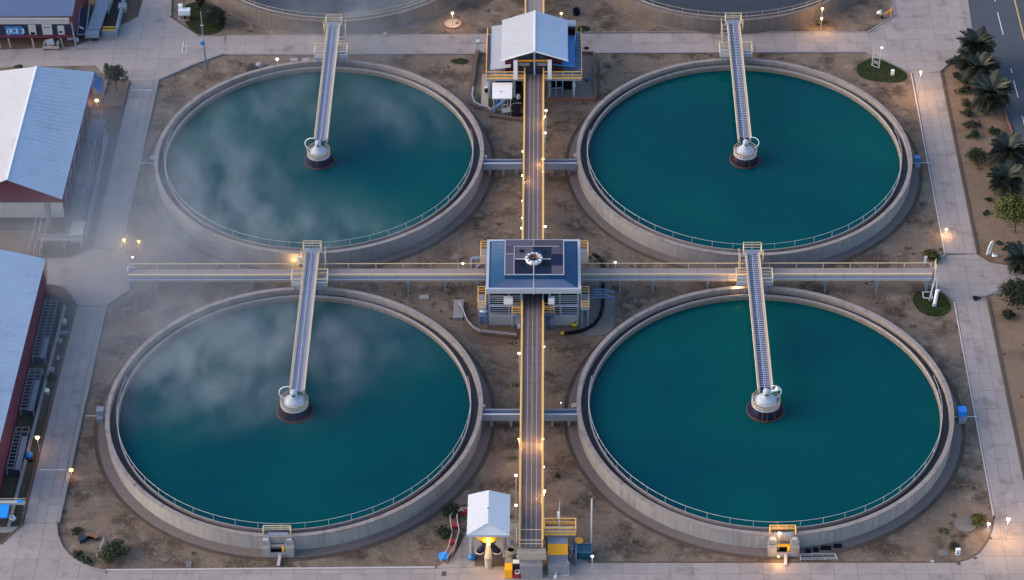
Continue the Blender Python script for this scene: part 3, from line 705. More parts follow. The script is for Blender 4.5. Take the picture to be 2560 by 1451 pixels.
part('downpipe', MB().tube([(.42,-3.95,zp+.5),(.42,-5.5,zp+.12),(.42,-5.56,zp-.5),(.42,-6.5,ZE+.2),(.42,-6.62,ZE-.6)], .045, 6), 'rail_white', t)
part('core_wall', MB().bx(-4.2,4.9,-4.2,1.8,0,ZE-.5), 'navy_wall', t)
def louvre_tower(x0,x1,mir):
    b = part('louvre_tower', MB().bx(x0,x1,-5.75,-4.25,0,1.35), 'pale_wall', t)
    part('tower_body', MB().bx(x0+.15,x1-.15,-5.3,-4.25,1.35,4.3), 'black', t)
    fr = part('louvre_frame', MB().bx(x0,x0+.12,-5.8,-5.68,1.35,4.5).bx(x1-.12,x1,-5.8,-5.68,1.35,4.5).bx(x0,x1,-5.82,-5.66,1.3,1.5).bx(x0,x1,-5.82,-5.66,2.85,3.0).bx((x0+x1)/2+mir*.45-.05,(x0+x1)/2+mir*.45+.05,-5.8,-5.68,1.5,4.5), 'grey_trim', t)
    lm = mesh_of(MB().add([(0,0,0),(x1-x0-.24,0,0),(x1-x0-.24,-.06,-.04),(0,-.06,-.04),(0,0,.03),(x1-x0-.24,0,.03),(x1-x0-.24,-.06,0),(0,-.06,0)],[(3,2,1,0),(4,5,6,7),(0,1,5,4),(1,2,6,5),(2,3,7,6),(3,0,4,7)]), 'louvre', 'grey_trim')
    for k in range(9): inst('louvre', lm, fr, (x0+.12,-5.6,1.72+.3*k))
louvre_tower(-4.6,-.95,1); louvre_tower(2.15,5.35,-1)
for x, w_ in ((-2.9,1.0),(2.0,.7)): part('cabinet', MB().bx(x,x+w_,-6.35,-5.85,3.5,4.3), 'white_paint', t)
for (x0,x1,y0,y1,z) in ((-1.95,-.98,-6.6,-5.85,2.2),(1.55,2.65,-6.5,-5.85,2.2),(-5.75,-4.9,-6.5,-3.9,3.0),(5.65,6.5,-6.5,-3.9,3.0),(-5.6,-4.7,1.6,4.3,3.0),(5.5,6.5,1.6,4.3,3.0),(1.5,2.3,2.4,3.6,3.3),(-1.9,-.95,2.4,3.4,3.3),(3.0,5.5,2.6,4.3,3.0)):
    part('platform', MB().bx(x0,x1,y0,y1,z-.2,z-.05), 'bluegrey', t)
    railing(t, [(x0,y0,z),(x0,y1,z),(x1,y1,z),(x1,y0,z)], 'yellow_rail', 1.05, (1.05,.7,.35), .045, .8, closed=True)
    part('leg', MB().bx(x0+.05,x0+.15,y0+.05,y0+.15,0,z-.2).bx(x1-.15,x1-.05,y0+.05,y0+.15,0,z-.2), 'bluegrey', t)
m = MB()
for a, b in (((1.55,-6.6,0),(1.55,-6.6,2.1)),((2.6,-6.6,0),(2.6,-6.6,2.1)),((1.55,-6.6,2.1),(2.6,-6.6,.1)),((2.6,-6.6,2.1),(1.55,-6.6,.6)),((1.55,-6.6,2.05),(2.6,-6.6,2.05))): m.bar(a,b,.12)
part('brace', m, 'steelblue', t)
m = MB()
for y in (-3.0,-3.9):
    for a, b in (((6.0,y,2.5),(9.4,y,2.5)),((6.6,y,2.5),(7.1,y,2.9)),((9.0,y,2.5),(8.5,y,2.9)),((7.1,y,2.9),(8.5,y,2.9)),((6.2,y,2.5),(6.2,y,0)),((9.3,y,2.5),(9.3,y,0))): m.bar(a,b,.12)
part('truss', m, 'steelblue', t)
part('intake', MB().tube([(-5.2,3.0,2.6),(-6.6,3.0,2.6),(-6.6,3.0,0)], .22, 8).tube([(-5.2,2.3,2.2),(-5.9,2.2,2.2),(-5.9,2.2,0)], .2, 8), 'bluegrey', t)
part('duct', MB().cone((-5.15,-4.6,1.3),(-5.15,-4.6,2.2),.65,.55,14).bx(-5.7,-4.6,-5.4,-4.5,0,1.0), 'steelblue', t)
part('duct_band', MB().lathe([(.63,1.45),(.68,1.45),(.66,1.7),(.61,1.7)],16,(-5.15,-4.6),closed=True), 'white_paint', t)
m = MB()
for x in (-.85,1.45,2.1,5.4,-4.65):
    for y in (-6.1,): m.bx(x-.07,x+.07,y-.07,y+.07,0,5.2)
part('steel_post', m, 'steelblue', t)
part('pipe_run', MB().tube([(-4.5,-5.95,2.9),(-1.0,-5.95,2.9)],.07,6).tube([(2.2,-5.95,2.9),(5.3,-5.95,2.9)],.07,6).tube([(-2.0,-5.95,2.9),(-2.0,-5.95,0)],.07,6).tube([(3.4,-5.95,2.9),(3.4,-5.95,.9)],.06,6), 'conduit', t)
part('meter_box', MB().bx(-1.6,-1.05,-6.1,-5.8,.4,1.2), 'grey_trim', t); part('meter_box', MB().bx(-.9,-.75,-6.2,-5.9,.6,1.3), 'navy_wall', t)
solo('slab_pad','light concrete pad beside the square house, edged by the curved black hose','pad',MB().prism(blob([(5,-7.6),(9.2,-7.6),(9.6,-3),(9.3,2.4),(6,3.2),(5,2)],2),-.05,.06),'pad',(7,-3,0))
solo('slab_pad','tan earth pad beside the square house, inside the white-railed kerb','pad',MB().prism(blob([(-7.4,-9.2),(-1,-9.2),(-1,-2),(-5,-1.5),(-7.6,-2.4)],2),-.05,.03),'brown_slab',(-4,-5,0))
solo('slab_pad','small rounded concrete slab below the concrete louvre tower','pad',MB().prism(blob([(-5.8,-8.4),(-1.4,-8.4),(-1.3,-6),(-5.6,-6.2)],2),-.05,.05),'brown_edge',(-4,-7,0))
solo('ramp','grey ribbed ramp slab at the head of the white-railed kerb','ramp',MB().bx(-8.6,-7.5,-4.8,-1.6,0,.35),'grey_wall',(-8,-3,0))
o = thing('retaining_kerb','brown retaining kerb with pale rails curving round the square house','wall',(-6,-8,0))
kp = PX((1148,770),(1157,785),(1168,812),(1182,828),(1200,838),(1245,843),(1290,848)); part('wall', MB().strip(kp,.2,-.1,.42), 'brown_edge', o)
railing(o,[(a,b,.42) for a,b in kp],'grey_trim',.35,(.35,.15),.03,2)
solo('hose','thick black hose curving round the concrete pad beside the square house','hose',MB().tube([Vector((*xy(*q),.25)) for q in ((1482,640),(1498,648),(1506,668),(1507,700),(1508,735),(1507,770),(1500,795),(1485,815),(1462,828),(1440,834),(1412,838))],.19,8),'black',(*xy(1507,735),0),smooth=True)
solo('bollard_cap','yellow capped end of the black hose in front of the square house','cap',MB().ball((*xy(1406,838),.3),.22,10,6),'gold',(*xy(1406,838),0))
p = at(1437,815); solo('winch','yellow ring shaped hose reel against the louvre tower base','hose reel',MB().lathe([(.16,.1),(.42,.0),(.45,.55),(.28,.6),(.16,.5)],16,(p.x,p.y)),'gold',(p.x,p.y,0),smooth=True)
p = at(1060,744); solo('rock_slab','flat grey concrete fragment on the dirt beside the walkway legs','slab',MB().cb((p.x,p.y,0),1.1,.7,.12,.1),'rock',(p.x,p.y,0))
for px,py,w_,lb in ((1299,804,.45,'white square box on the ground beside the walkway stair'),(1299,820,.5,'low white striped box on the ground beside the walkway stair')):
    p = at(px,py); solo('box',lb,'box',MB().cb((p.x,p.y,0),w_,.35,.4),'white_paint',(p.x,p.y,0))

# ------------------------------------------------------------------ white gabled house over the walkway
t = thing('gabled_house','large white gabled house on a yellow-railed deck at the far end of the walkway','building',(.4,43,0))
zr, ze = 7.0, 5.6
xr, xl, xe, ya, yb = .32, -3.75, 4.45, 38.4, 47.4
for nm, mat, xa, sg in (('roof_slope','white_roof',xl,0),('roof_slope','blue_roof',xe,1)):  # sun side coloured white, shaded side blue: light put into the slope colours
    part(nm, MB().ribs((xa,ya,ze),(xa,yb,ze),(xr,yb,zr),(xr,ya,zr),.5,.025,.05), mat, t)
part('ridge_cap', MB().bar((xr,ya-.02,zr+.03),(xr,yb,zr+.03),.22,.06), 'white_paint', t)
part('barge_board', MB().bar((xl-.05,ya-.06,ze-.03),(xr,ya-.06,zr-.02),.08,.16).bar((xr,ya-.06,zr-.02),(xe+.05,ya-.06,ze-.03),.08,.16), 'white_paint', t)
part('gable_wall', MB().add([(-1.7,ya+.8,5.3),(2.3,ya+.8,5.3),(xr,ya+.8,6.55)],[(0,1,2)]).bx(-1.7,2.3,ya+.8,ya+.9,3,5.3), 'navy_wall', t)
part('gable_beam', MB().bx(-1.7,2.3,ya+.66,ya+.78,5.0,5.2), 'orange', t)
for x in (-1.2,1.0): part('window_band', MB().bx(x-.4,x+.9,ya+.74,ya+.79,4.3,4.75), 'grey_wall', t)
part('centre_post', MB().bx(xr-.1,xr+.1,ya+.6,ya+.72,3,6.4), 'grey_trim', t)
for x in (-2.0,2.2): part('column', MB().bx(x-.25,x+.25,ya-.35,ya+.2,ZD,5.6), 'white_paint', t)
part('house_wall', MB().bx(-3.3,-1.7,ya+1.2,yb-.4,3,5.55).bx(2.3,3.8,ya+1.2,yb-.4,3,5.55).bx(-1.7,2.3,ya+4,yb-.4,3,5.5), 'maroon_dark', t)
part('low_roof', MB().ribs((-5.1,38.9,3.9),(-5.1,48.6,3.9),(-2.6,48.6,4.3),(-2.6,38.9,4.3),.6,.02,.05), 'white_roof', t)
part('low_roof', MB().ribs((5.35,39.4,3.9),(5.35,47.6,3.9),(2.6,47.6,4.3),(2.6,39.4,4.3),.4,.03,.06), 'mid_blue', t)
part('penthouse_box', MB().bx(4.5,5.4,46.4,48.2,3.9,4.9), 'black', t); part('box_roof', MB().bx(4.4,5.5,46.9,48.3,4.9,5.0), 'bluegrey', t)
part('deck', MB().bx(-5.6,-.95,38.2,48.2,ZD-.3,ZD).bx(1.55,6.15,38.2,48.2,ZD-.3,ZD), 'bluegrey', t)
railing(t, [(-5.6,48,ZD),(-5.6,38.2,ZD),(-.98,38.2,ZD)], 'yellow_rail', 1.05, (1.05,.55), .05, 1.2, toe=.25)
railing(t, [(1.58,38.2,ZD),(6.15,38.2,ZD),(6.15,48,ZD)], 'yellow_rail', 1.05, (1.05,.55), .05, 1.2, toe=.25)
m = MB()
for k in range(18): m.bx(5.5,6.05,39+.5*k,39.25+.5*k,ZD+.3,ZD+.5)
part('fin_rack', m, 'steelblue', t)
part('pipe_roll', MB().cone((-4.9,38.45,3.35),(-2.2,38.45,3.35),.16,.16,8).cone((-1.9,38.45,3.35),(-1.2,38.45,3.35),.16,.16,8), 'beige', t)
lg = mesh_of(MB().bx(-.14,.14,-.14,.14,0,2.7).bx(-.2,.2,-.2,.35,1.7,1.9), 'leg', 'grey_trim')
for x, y in ((-5.3,38.5),(5.2,38.5),(-2.2,38.6),(2.2,38.6),(5.8,47.5),(-5.2,47.6)): inst('leg', lg, t, (x,y,0))
m = MB()
for a, b in (((2.3,38.4,0),(2.3,38.4,2.6)),((3.8,38.6,0),(3.8,38.6,2.6)),((2.3,38.4,.1),(3.8,39.2,.1)),((2.3,38.4,1.4),(3.8,38.6,1.4)),((3.0,38.3,0),(3.0,38.3,2.6)),((3.0,38.3,.1),(3.8,39,.1))): m.bar(a,b,.13)
part('frame', m, 'bluegrey', t)
part('undercroft', MB().bx(-4.5,-1.3,39.2,40,0,2.7), 'black', t); part('undercroft', MB().bx(2.0,5.0,40.2,41,0,2.7), 'black', t)
solo('slab_pad','grey concrete pad beside the white gabled house, edged by the orange wall','pad',MB().prism([(1.7,37.6),(7.8,37.6),(7.8,48),(1.7,48)],-.05,.05),'pad',(5,42,0))
o = solo('low_wall','thin orange brown low wall round the concrete pad of the gabled house','wall',MB().strip([(2.0,37.75),(7.85,37.7),(7.75,47.9),(6.3,47.95)],.16,0,.5),'brick_red',(7.8,42,0))
solo('trench','dark narrow drain trench beside the orange brown low wall','drain',MB().bx(8.2,8.5,38.6,46.3,-.05,.02),'gutter',(8.3,42,0))
solo('slab_pad','long pale concrete strip under the left edge of the gabled house','pad',MB().bx(-6.3,-5.4,36.3,43.5,-.05,.06),'tan_wall',(-5.9,40,0))
kp = PX((1195,130),(1186,165),(1184,195),(1177,225),(1174,245),(1180,262),(1195,270),(1213,274),(1222,282),(1228,292),(1280,300),(1312,303))
o = thing('retaining_kerb','brown retaining kerb with a pale inner lip curving below the gabled house','wall',(*kp[4],0)); part('wall', MB().strip(kp,.5,-.1,.35), 'brown_slab', o); part('lip', MB().strip([(a+.3,b+.1) for a,b in kp[3:9]],.14,0,.4), 'grey_trim', o)
solo('lawn_patch','small green grass bed inside the curving kerb below the gabled house','grass bed',MB().prism(blob(PX((1192,240),(1245,240),(1240,262),(1215,272),(1195,262)),2),-.05,.03),'lawn',(*xy(1215,255),0))
# kiosk with a flat white roof
a, b = at(1231,207,2.6), at(1280,246,2.6); t = thing('flat_canopy','small flat white canopy on posts below the gabled house','canopy',((a.x+b.x)/2,(a.y+b.y)/2,0))
part('roof', MB().bx(a.x,b.x,b.y,a.y,2.45,2.6), 'white_paint', t); part('vent', MB().bx(a.x+.95,a.x+1.25,b.y+1.3,b.y+1.45,2.605,2.65), 'grey_wall', t)
for x in (a.x+.2,b.x-.2):
    for y in (a.y-.2,b.y+.2): part('leg', MB().bx(x-.07,x+.07,y-.07,y+.07,0,2.45), 'grey_trim', t)
part('ladder', MB().bar((a.x+1.3,b.y-.1,0),(a.x+1.3,b.y-.1,2.4),.08).bar((a.x+1.9,b.y-.1,0),(a.x+1.9,b.y-.1,2.4),.08).bx(a.x+1.3,a.x+1.9,b.y-.13,b.y-.07,1,1.08).bx(a.x+1.3,a.x+1.9,b.y-.13,b.y-.07,1.7,1.78), 'rail_white', t)
def drum(px,py,r,h,mat,label,cat='drum',z=0,lid=None):
    p = at(px,py,z); o = thing('drum',label,cat,(p.x,p.y,0)); part('body', MB().cone((p.x,p.y,z),(p.x,p.y,z+h),r,r,14), mat, o); part('lid', MB().lathe([(r+.03,z+h),(r+.03,z+h+.06),(.01,z+h+.09)],14,(p.x,p.y)), lid or mat, o); return o
drum(1244,258,.22,.5,'mid_blue','small blue drum under the flat white canopy')
p = at(1252,272); o = solo('chute','blue chute lying on the brown ground in front of the flat canopy','chute',MB().bar((p.x-.6,p.y-.6,.5),(p.x+.5,p.y+.6,.9),.45,.25).cone((p.x-.75,p.y-.75,.2),(p.x-.75,p.y-.75,.75),.32,.32,12),'steelblue',(p.x,p.y,0))
p = at(1265,282); solo('plate','pale blue metal plate beside the blue chute','plate',MB().cb((p.x,p.y,.3),1.1,.9,.08,.3),'grey_trim',(p.x,p.y,0))
p = at(1294,282); o = thing('arched_tank','black arched pit cover with a white rim beside the walkway','pit',(p.x,p.y,0)); part('pit', MB().lathe([(.95,0),(.95,.7),(.01,.72)],16,(p.x,p.y)), 'black', o); part('rim', MB().tube([(p.x+1.0*math.cos(R_(q)),p.y+1.0*math.sin(R_(q)),.75) for q in range(60,240,12)],.06,5), 'tan_wall', o)
p = at(1312,292); solo('drum','brown steel drum standing in the arched pit beside the walkway','drum',MB().cone((p.x-.1,p.y,.72),(p.x-.1,p.y,1.3),.4,.4,12),'maroon_dark',(p.x,p.y,0))
p = at(1296,246); solo('bucket','white plastic bucket on the dark slab beside the flat canopy','bucket',MB().cb((p.x,p.y,0),.35,.5,.5,.3),'white_paint',(p.x,p.y,0))
p = at(1291,232); solo('bucket','small round white pot on the dark slab behind the plastic bucket','bucket',MB().cone((p.x,p.y,0),(p.x,p.y,.35),.2,.22,10),'white_paint',(p.x,p.y,0))
solo('slab_pad','black slab under the flat white canopy','pad',MB().prism(PX((1262,200),(1312,200),(1312,262),(1262,262)),-.05,.025),'black',(*xy(1285,230),0))  # flat slab coloured near-black
p = at(1307,215); o = thing('control_cabinet','white and yellow control cabinet hanging beside the far walkway','cabinet',(p.x,p.y,0)); part('body', MB().cb((p.x,p.y,1.0),.6,.4,.7), 'white_paint', o); part('leg', MB().cb((p.x,p.y,0),.12,.12,1.0), 'orange', o); part('hood', MB().cb((p.x-.1,p.y,1.7),.7,.5,.12), 'gold', o)
p = at(1218,228); o = thing('pump','white and black pump on the pale strip beside the flat canopy','pump',(p.x,p.y,0)); part('body', MB().cb((p.x,p.y,.2),.7,.4,.4), 'white_paint', o); part('motor', MB().cone((p.x-.3,p.y-.3,.3),(p.x+.3,p.y-.3,.3),.25,.25,12), 'black', o); part('pipe', MB().tube([(p.x,p.y+.1,.5),(p.x,p.y+1.6,.6)],.07,6), 'grey_trim', o)
p = at(1195,135); o = thing('motor','blue and white motor on a post at the left end of the gabled house deck','motor',(p.x,p.y,0)); part('post', MB().cb((p.x,p.y,0),.12,.12,1.6), 'grey_trim', o); part('body', MB().cb((p.x,p.y,1.6),.45,.9,.45), 'rail_white', o); part('cap', MB().cb((p.x,p.y+.5,1.65),.4,.3,.4), 'steelblue', o); part('arm', MB().bar((p.x,p.y-.1,1.7),(p.x+1.3,p.y-.1,1.8),.08), 'tan_wall', o)
p = at(1441,36); o = thing('hose_reel','dark navy round hose reel on the dirt behind the gabled house','hose reel',(p.x,p.y,0)); part('drum', MB().lathe([(.25,.3),(.45,.0),(.48,.8),(.25,.5)],16,(p.x,p.y)), 'navy', o)
p = at(1466,122); solo('manhole','small black open manhole in the paving beside the gabled house','manhole',MB().lathe([(.35,.03),(.35,.09),(.01,.1)],16,(p.x,p.y)),'black',(p.x,p.y,0))
p = at(1467,202); solo('planter','small dark green box on the concrete pad of the gabled house','planter',MB().cb((p.x,p.y,.05),.4,.5,.3),'teal',(p.x,p.y,0))

# ------------------------------------------------------------------ kiosk in the foreground
t = thing('silo_shelter','white corrugated gabled shelter over a lit yellow hopper in the foreground','shelter',(-3.95,-40.5,0))
zr, ze = 5.42, 4.78; xr, xl, xe = -3.98,-6.08,-1.83; ya, yb, yh = -44.0,-38.2,-42.9
part('roof_slope', MB().ribs((xl,ya,ze),(xl,yb,ze),(xr,yb,zr),(xr,yh,zr),.4,.025,.05), 'kiosk_roof', t)
part('roof_slope', MB().ribs((xe,ya,ze),(xe,yb,ze),(xr,yb,zr),(xr,yh,zr),.4,.025,.05), 'kiosk_roof', t)
part('hip_end', MB().ribs((xl,ya-.02,ze),(xe,ya-.02,ze),(xr+.02,yh,zr),(xr-.02,yh,zr),.22,.03,.06), 'kiosk_roof', t)
part('fascia', MB().bx(xl,xe,ya-.05,ya+.03,ze-.22,ze-.06), 'grey_trim', t); part('vent', MB().cb((xr-.05,-40.9,zr+.02),.1,.1,.1), 'black', t)
for x in (-5.7,-2.4):
    part('leg', MB().cone((x,-42.3,0),(x,-42.3,ze-.1),.2,.2,12), 'bluegrey', t); part('leg', MB().cone((x,-38.8,0),(x,-38.8,ze-.1),.2,.2,12), 'bluegrey', t)
part('foot', MB().ball((-5.7,-42.5,.3),.42,14,8,.8), 'mid_blue', t, True)
part('brace', MB().bar((-5.6,-42.6,4.4),(-4.5,-43.1,2.6),.12).bar((-2.5,-42.6,4.4),(-3.5,-43.1,2.6),.12), 'navy_wall', t)
part('hopper', MB().lathe([(1.6,4.5),(1.5,3.6),(.6,2.5),(.5,2.3)], 16, (-4,-42.3)), 'gold', t, True)
part('chute', MB().cone((-4.0,-43,2.6),(-4.0,-43.6,1.2),.25,.42,14,False).cone((-4,-43.6,1.2),(-4,-43.7,0),.4,.34,14), 'tan_wall', t)
for s in (-1,1): part('duct', MB().cone((-4+s*.2,-42.9,2.6),(-4+s*.85,-43.2,1.75),.2,.4,14,False), 'navy', t); part('duct_rim', MB().lathe([(.36,1.72),(.44,1.72),(.44,1.8),(.36,1.8)],16,(-4+s*.87,-43.22),closed=True), 'rail_white', t); part('duct_mouth', MB().lathe([(.38,1.7),(.01,1.7)],14,(-4+s*.87,-43.22)), 'black', t)
part('hopper_lamp', MB().ball((-3.95,-43.75,3.3),.15,10,6), 'warm_glow', t)
lt = bpy.data.lights.new('hopper_light','POINT'); lt.energy = 90; lt.color = (1,.62,.15); lt.shadow_soft_size = .15
lo = bpy.data.objects.new('hopper_light', lt); COL.objects.link(lo); lo.parent = t; lo.location = Vector((-3.95,-43.95,3.4))-ORG[t.name]
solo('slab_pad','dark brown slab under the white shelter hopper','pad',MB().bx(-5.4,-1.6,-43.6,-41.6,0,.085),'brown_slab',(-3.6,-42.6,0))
t = thing('play_kerb','red and white railed ramp curving beside the white shelter','ramp',(*xy(1140,1330),0))
kp = PX((1168,1286),(1146,1284),(1134,1300),(1136,1320),(1140,1340),(1132,1370),(1126,1385),(1110,1408))
part('floor', MB().strip(kp,.7,.02,.2), 'brick_red', t)
for s in (-.38,.38):
    q = [(a+s*.9,b+s*.35) for a,b in kp]; railing(t,[(a,b,.2) for a,b in q],'rail_white',.5,(.5,),.05,1.0)
for px,py in ((1158,1286),(1137,1322),(1131,1362)): p = at(px,py); part('red_panel', MB().cb((p.x,p.y,.2),.7,.55,.35,.2), 'red', t)
p = at(1109,1397); part('blue_seat', MB().lathe([(.5,.2),(.55,.45),(.01,.5)],14,(p.x,p.y)), 'bright_blue', t)
t = thing('equipment_crate','orange and grey crate with a red and white machine in front of the shelter','crate',(-1.9,-44.5,0))
part('orange_box', MB().bx(-2.35,-1.6,-45.3,-44.3,0,1.2), 'orange', t); part('lid', MB().bx(-2.35,-1.6,-44.28,-43.5,0,1.25), 'grey_wall', t); part('cabinet', MB().bx(-1.55,-.85,-44.6,-43.9,0,1.3), 'navy_wall', t); part('white_top', MB().bx(-1.55,-.9,-44.5,-43.95,1.305,1.36), 'white_paint', t)
part('red_machine', MB().bx(-1.5,-.75,-45.3,-44.65,0,.6), 'red', t); part('machine_ring', MB().lathe([(.2,.62),(.3,.62),(.3,.72),(.2,.72)],14,(-1.1,-45.0),closed=True), 'white_paint', t)
t = thing('round_vat','tan round vat with a dark mouth between the shelter and the walkway end','vat',(-1.55,-42.6,0))
part('body', MB().lathe([(.62,0),(.62,1.3),(.42,1.4),(.36,1.2)],20,(-1.75,-42.6)), 'tan_wall', t); part('mouth', MB().lathe([(.38,1.25),(.01,1.22)],20,(-1.75,-42.6)), 'black', t); part('rim', MB().lathe([(.36,1.36),(.46,1.36),(.46,1.43),(.36,1.43)],20,(-1.75,-42.6),closed=True), 'rail_white', t)
part('pipe', MB().tube([(-1.3,-42.9,1.3),(-1.0,-42.9,1.3),(-1.0,-42.9,0)],.08,6), 'rail_white', t)
t = thing('side_yard_frame','white pipe frame and dark pad between the shelter and the walkway','frame',(-1.4,-40,0)); part('pad', MB().bx(-1.9,-.95,-41.4,-37.6,0,.06), 'asphalt', t); part('pipe', MB().tube([(-1.9,-38.3,1.2),(-1.2,-38.3,1.2),(-1.2,-41.6,1.2),(-1.9,-41.6,1.2)],.05,6).tube([(-1.2,-38.3,1.2),(-1.2,-38.3,0)],.05,6).tube([(-1.2,-41.6,1.2),(-1.2,-41.6,0)],.05,6), 'rail_white', t)
part('stand', MB().bx(-1.9,-1.6,-40.6,-40.2,.06,.5), 'steelblue', t)
t = thing('container','grey container with an orange band beside the walkway end','container',(3,-43,0))
part('body', MB().bx(1.95,3.95,-44.9,-43.3,0,1.35), 'grey_wall', t); part('sloped_top', MB().add([(1.95,-43.3,1.35),(3.95,-43.3,1.35),(3.95,-42.6,2.2),(1.95,-42.6,2.2),(1.95,-42.6,0),(3.95,-42.6,0),(1.95,-43.3,0),(3.95,-43.3,0)],[(0,1,2,3),(3,2,5,4),(0,3,4,6),(1,7,5,2)]), 'orange', t)
part('grey_top', MB().bx(1.95,3.95,-42.6,-41.6,2.0,2.2), 'bluegrey', t); part('under_body', MB().bx(2.0,3.9,-42.55,-41.65,0,2.0), 'navy_wall', t); part('pipe', MB().tube([(3.9,-44.3,1.42),(4.02,-44.3,1.3),(4.02,-44.95,.1),(2.0,-44.97,.08)],.07,6), 'rail_white', t)
part('rag', MB().cone((2.75,-45.1,0),(2.8,-44.95,.6),.3,.02,5), 'rail_white', t)
t = thing('mast_platform','yellow-railed platform with a white instrument mast beside the walkway end','platform',(3.1,-41,0))
part('deck', MB().bx(1.6,4.75,-41.6,-40.2,2.3,2.42), 'bluegrey', t); railing(t,[(1.62,-41.6,2.42),(4.75,-41.6,2.42),(4.75,-40.2,2.42),(1.62,-40.2,2.42)],'yellow_rail',1.0,(1.0,.5),.06,.8,closed=True,toe=.3)
for x in (1.8,4.6): part('leg', MB().bx(x-.08,x+.08,-41.5,-41.34,0,2.3).bx(x-.08,x+.08,-40.4,-40.24,0,2.3), 'steelblue', t)
part('mast', MB().cone((3.1,-41.0,2.4),(3.1,-41.0,5.6),.07,.05,8), 'grey_trim', t); part('sensor', MB().bx(2.9,3.15,-41.1,-40.85,4.3,5.0), 'white_paint', t); part('antenna', MB().cone((3.1,-41.0,5.6),(3.15,-41.0,6.5),.03,.05,6), 'rail_white', t)
part('pipe_run', MB().tube([(1.7,-40.9,2.9),(4.6,-40.9,2.9)],.06,6).tube([(1.7,-41.25,2.8),(4.6,-41.25,2.8)],.05,6), 'rail_white', t); part('bundle', MB().tube([(1.7,-40.6,2.6),(4.6,-40.6,2.6)],.09,6), 'brick_red', t)
part('cable_rack', MB().bar((4.1,-42.0,1.6),(4.7,-43.0,.5),.06).bar((4.5,-42.0,1.6),(4.2,-43.0,.6),.06).bar((4.2,-42.3,1.2),(4.7,-42.3,1.2),.06), 'grey_trim', t)
part('side_post', MB().bx(4.7,4.85,-43.6,-41.7,0,1.6), 'steelblue', t)
t = thing('teal_skip','dark teal open skip with a tall pale post behind the yellow-topped drum','skip',(5.7,-42,0)); part('body', MB().bx(4.95,6.35,-42.6,-41.4,0,1.0), 'teal', t); part('rim', MB().strip([(4.95,-42.6),(6.35,-42.6),(6.35,-41.4),(4.95,-41.4),(4.95,-42.55)],.1,1.0,1.06), 'steelblue', t); part('post', MB().cone((6.3,-41.3,0),(6.38,-39.6,5.6),.09,.09,8), 'rail_white', t)
drum(1447,1372,.42,1.1,'mid_blue','blue drum with a yellow lid beside the teal skip',lid='orange')
p = at(1110,1436); solo('manhole','square grey manhole cover in the paving near the red ramp','manhole',MB().cb((p.x,p.y,.055),.45,.65,.03),'gutter',(p.x,p.y,0))
p = at(1183,1313,3); 

# ------------------------------------------------------------------ buildings on the west side
t = thing('warehouse','long shed with a gabled roof tinted white where lit, blue where shaded, and dark red gable, fading into mist','building',(-58,24,0))
zr, ze = 7.2, 4.6; xr, xe, xl = -60.3,-53.95,-66.6; y0, y1 = 11.6,37.6
part('roof_slope', MB().ribs((xe-.2,y0,ze),(xe+.1,y1,ze),(xr,y1-2.6,zr),(xr,y0+.3,zr),.8,.02,.09), 'blue_roof', t)  # east slope tinted blue to carry the shade
part('roof_slope', MB().ribs((xl,y0,ze),(xl,y1,ze),(xr,y1-2.6,zr),(xr,y0+.3,zr),.8,.02,.09), 'white_roof', t)  # west slope tinted white as the sunlit side
part('ridge_cap', MB().bar((xr,y0+.3,zr+.04),(xr,y1-2.6,zr+.04),.25,.06), 'white_paint', t)
part('gable', MB().add([(xl+.4,y0+.35,3.9),(xe-.3,y0+.35,3.9),(xe-.3,y0+.35,ze-.05),(xr,y0+.5,zr-.1),(xl+.4,y0+.35,ze-.05)],[(0,1,2,3,4)]), 'maroon', t)
part('body', MB().bx(xl+.5,xe-.35,y0+.45,y1-.4,0,ze-.1), 'maroon', t)
for a, b in ((xl+.4,-56.35),(-55.75,xe-.3)): part('wall_panel', MB().bx(a,b,y0+.18,y0+.42,1.8,3.85), 'pale_wall', t)
part('column', MB().bx(-56.3,-55.8,y0+.1,y0+.4,0,3.9), 'grey_wall', t); part('base_wall', MB().bx(xl+.4,-55.8,y0+.15,y0+.43,0,1.75), 'navy_wall', t)
for k in range(6): y = 14+k*3.6; f = part('window', MB().bx(xe-.36,xe-.28,y,y+1.8,1.3,3.2), 'grey_trim', t); part('pane', MB().bx(xe-.28,xe-.25,y+.12,y+1.68,1.42,3.08), 'navy_wall', f)
m = MB()
for k in range(9): m.bx(xe+.0,xe+1.5,13+k*2.4,13.12+k*2.4,2.0,2.12).bx(xe+1.4,xe+1.5,13+k*2.4,13.1+k*2.4,0,2.1)
m.bx(xe+1.42,xe+1.52,13,33,2.12,2.24); part('pipe_rack', m, 'bluegrey', t); part('side_strip', MB().bx(xe-.3,xe+1.5,10.5,34,0,.06), 'grey_wall', t)
part('step_block', MB().bx(-53.4,-51.9,9.3,12.0,0,1.1), 'pale_wall', t); part('ramp_wall', MB().bx(-51.85,-51.5,8.6,30,0,.7), 'bluegrey', t)
railing(t,[(-53.9,30.5,0),(-51.9,30.5,0),(-51.9,27,0),(-53.6,27,0)],'bluegrey',1.3,(1.3,.9,.5),.05,.9,'rack_rail',closed=True)
p = at(140,556,.5); solo('dish','white upturned bowl on a post in front of the misty warehouse','bowl',MB().cone((p.x,p.y,0),(p.x,p.y,.5),.1,.1,8).lathe([(.45,.5),(.5,.65),(.3,.85),(.01,.9)],16,(p.x,p.y)),'white_paint',(p.x,p.y,0),smooth=True)
t = thing('gangway','white pipe-railed gangway and stair in front of the misty warehouse','gangway',(-55.5,8,0))
a = [xy(110,552,1.2),xy(100,600,1.2),xy(88,640,.4)]
part('deck', MB().bx(a[1][0]-.2,-51.8,a[1][1]-.2,a[1][1]+.7,1.0,1.15), 'grey_wall', t)
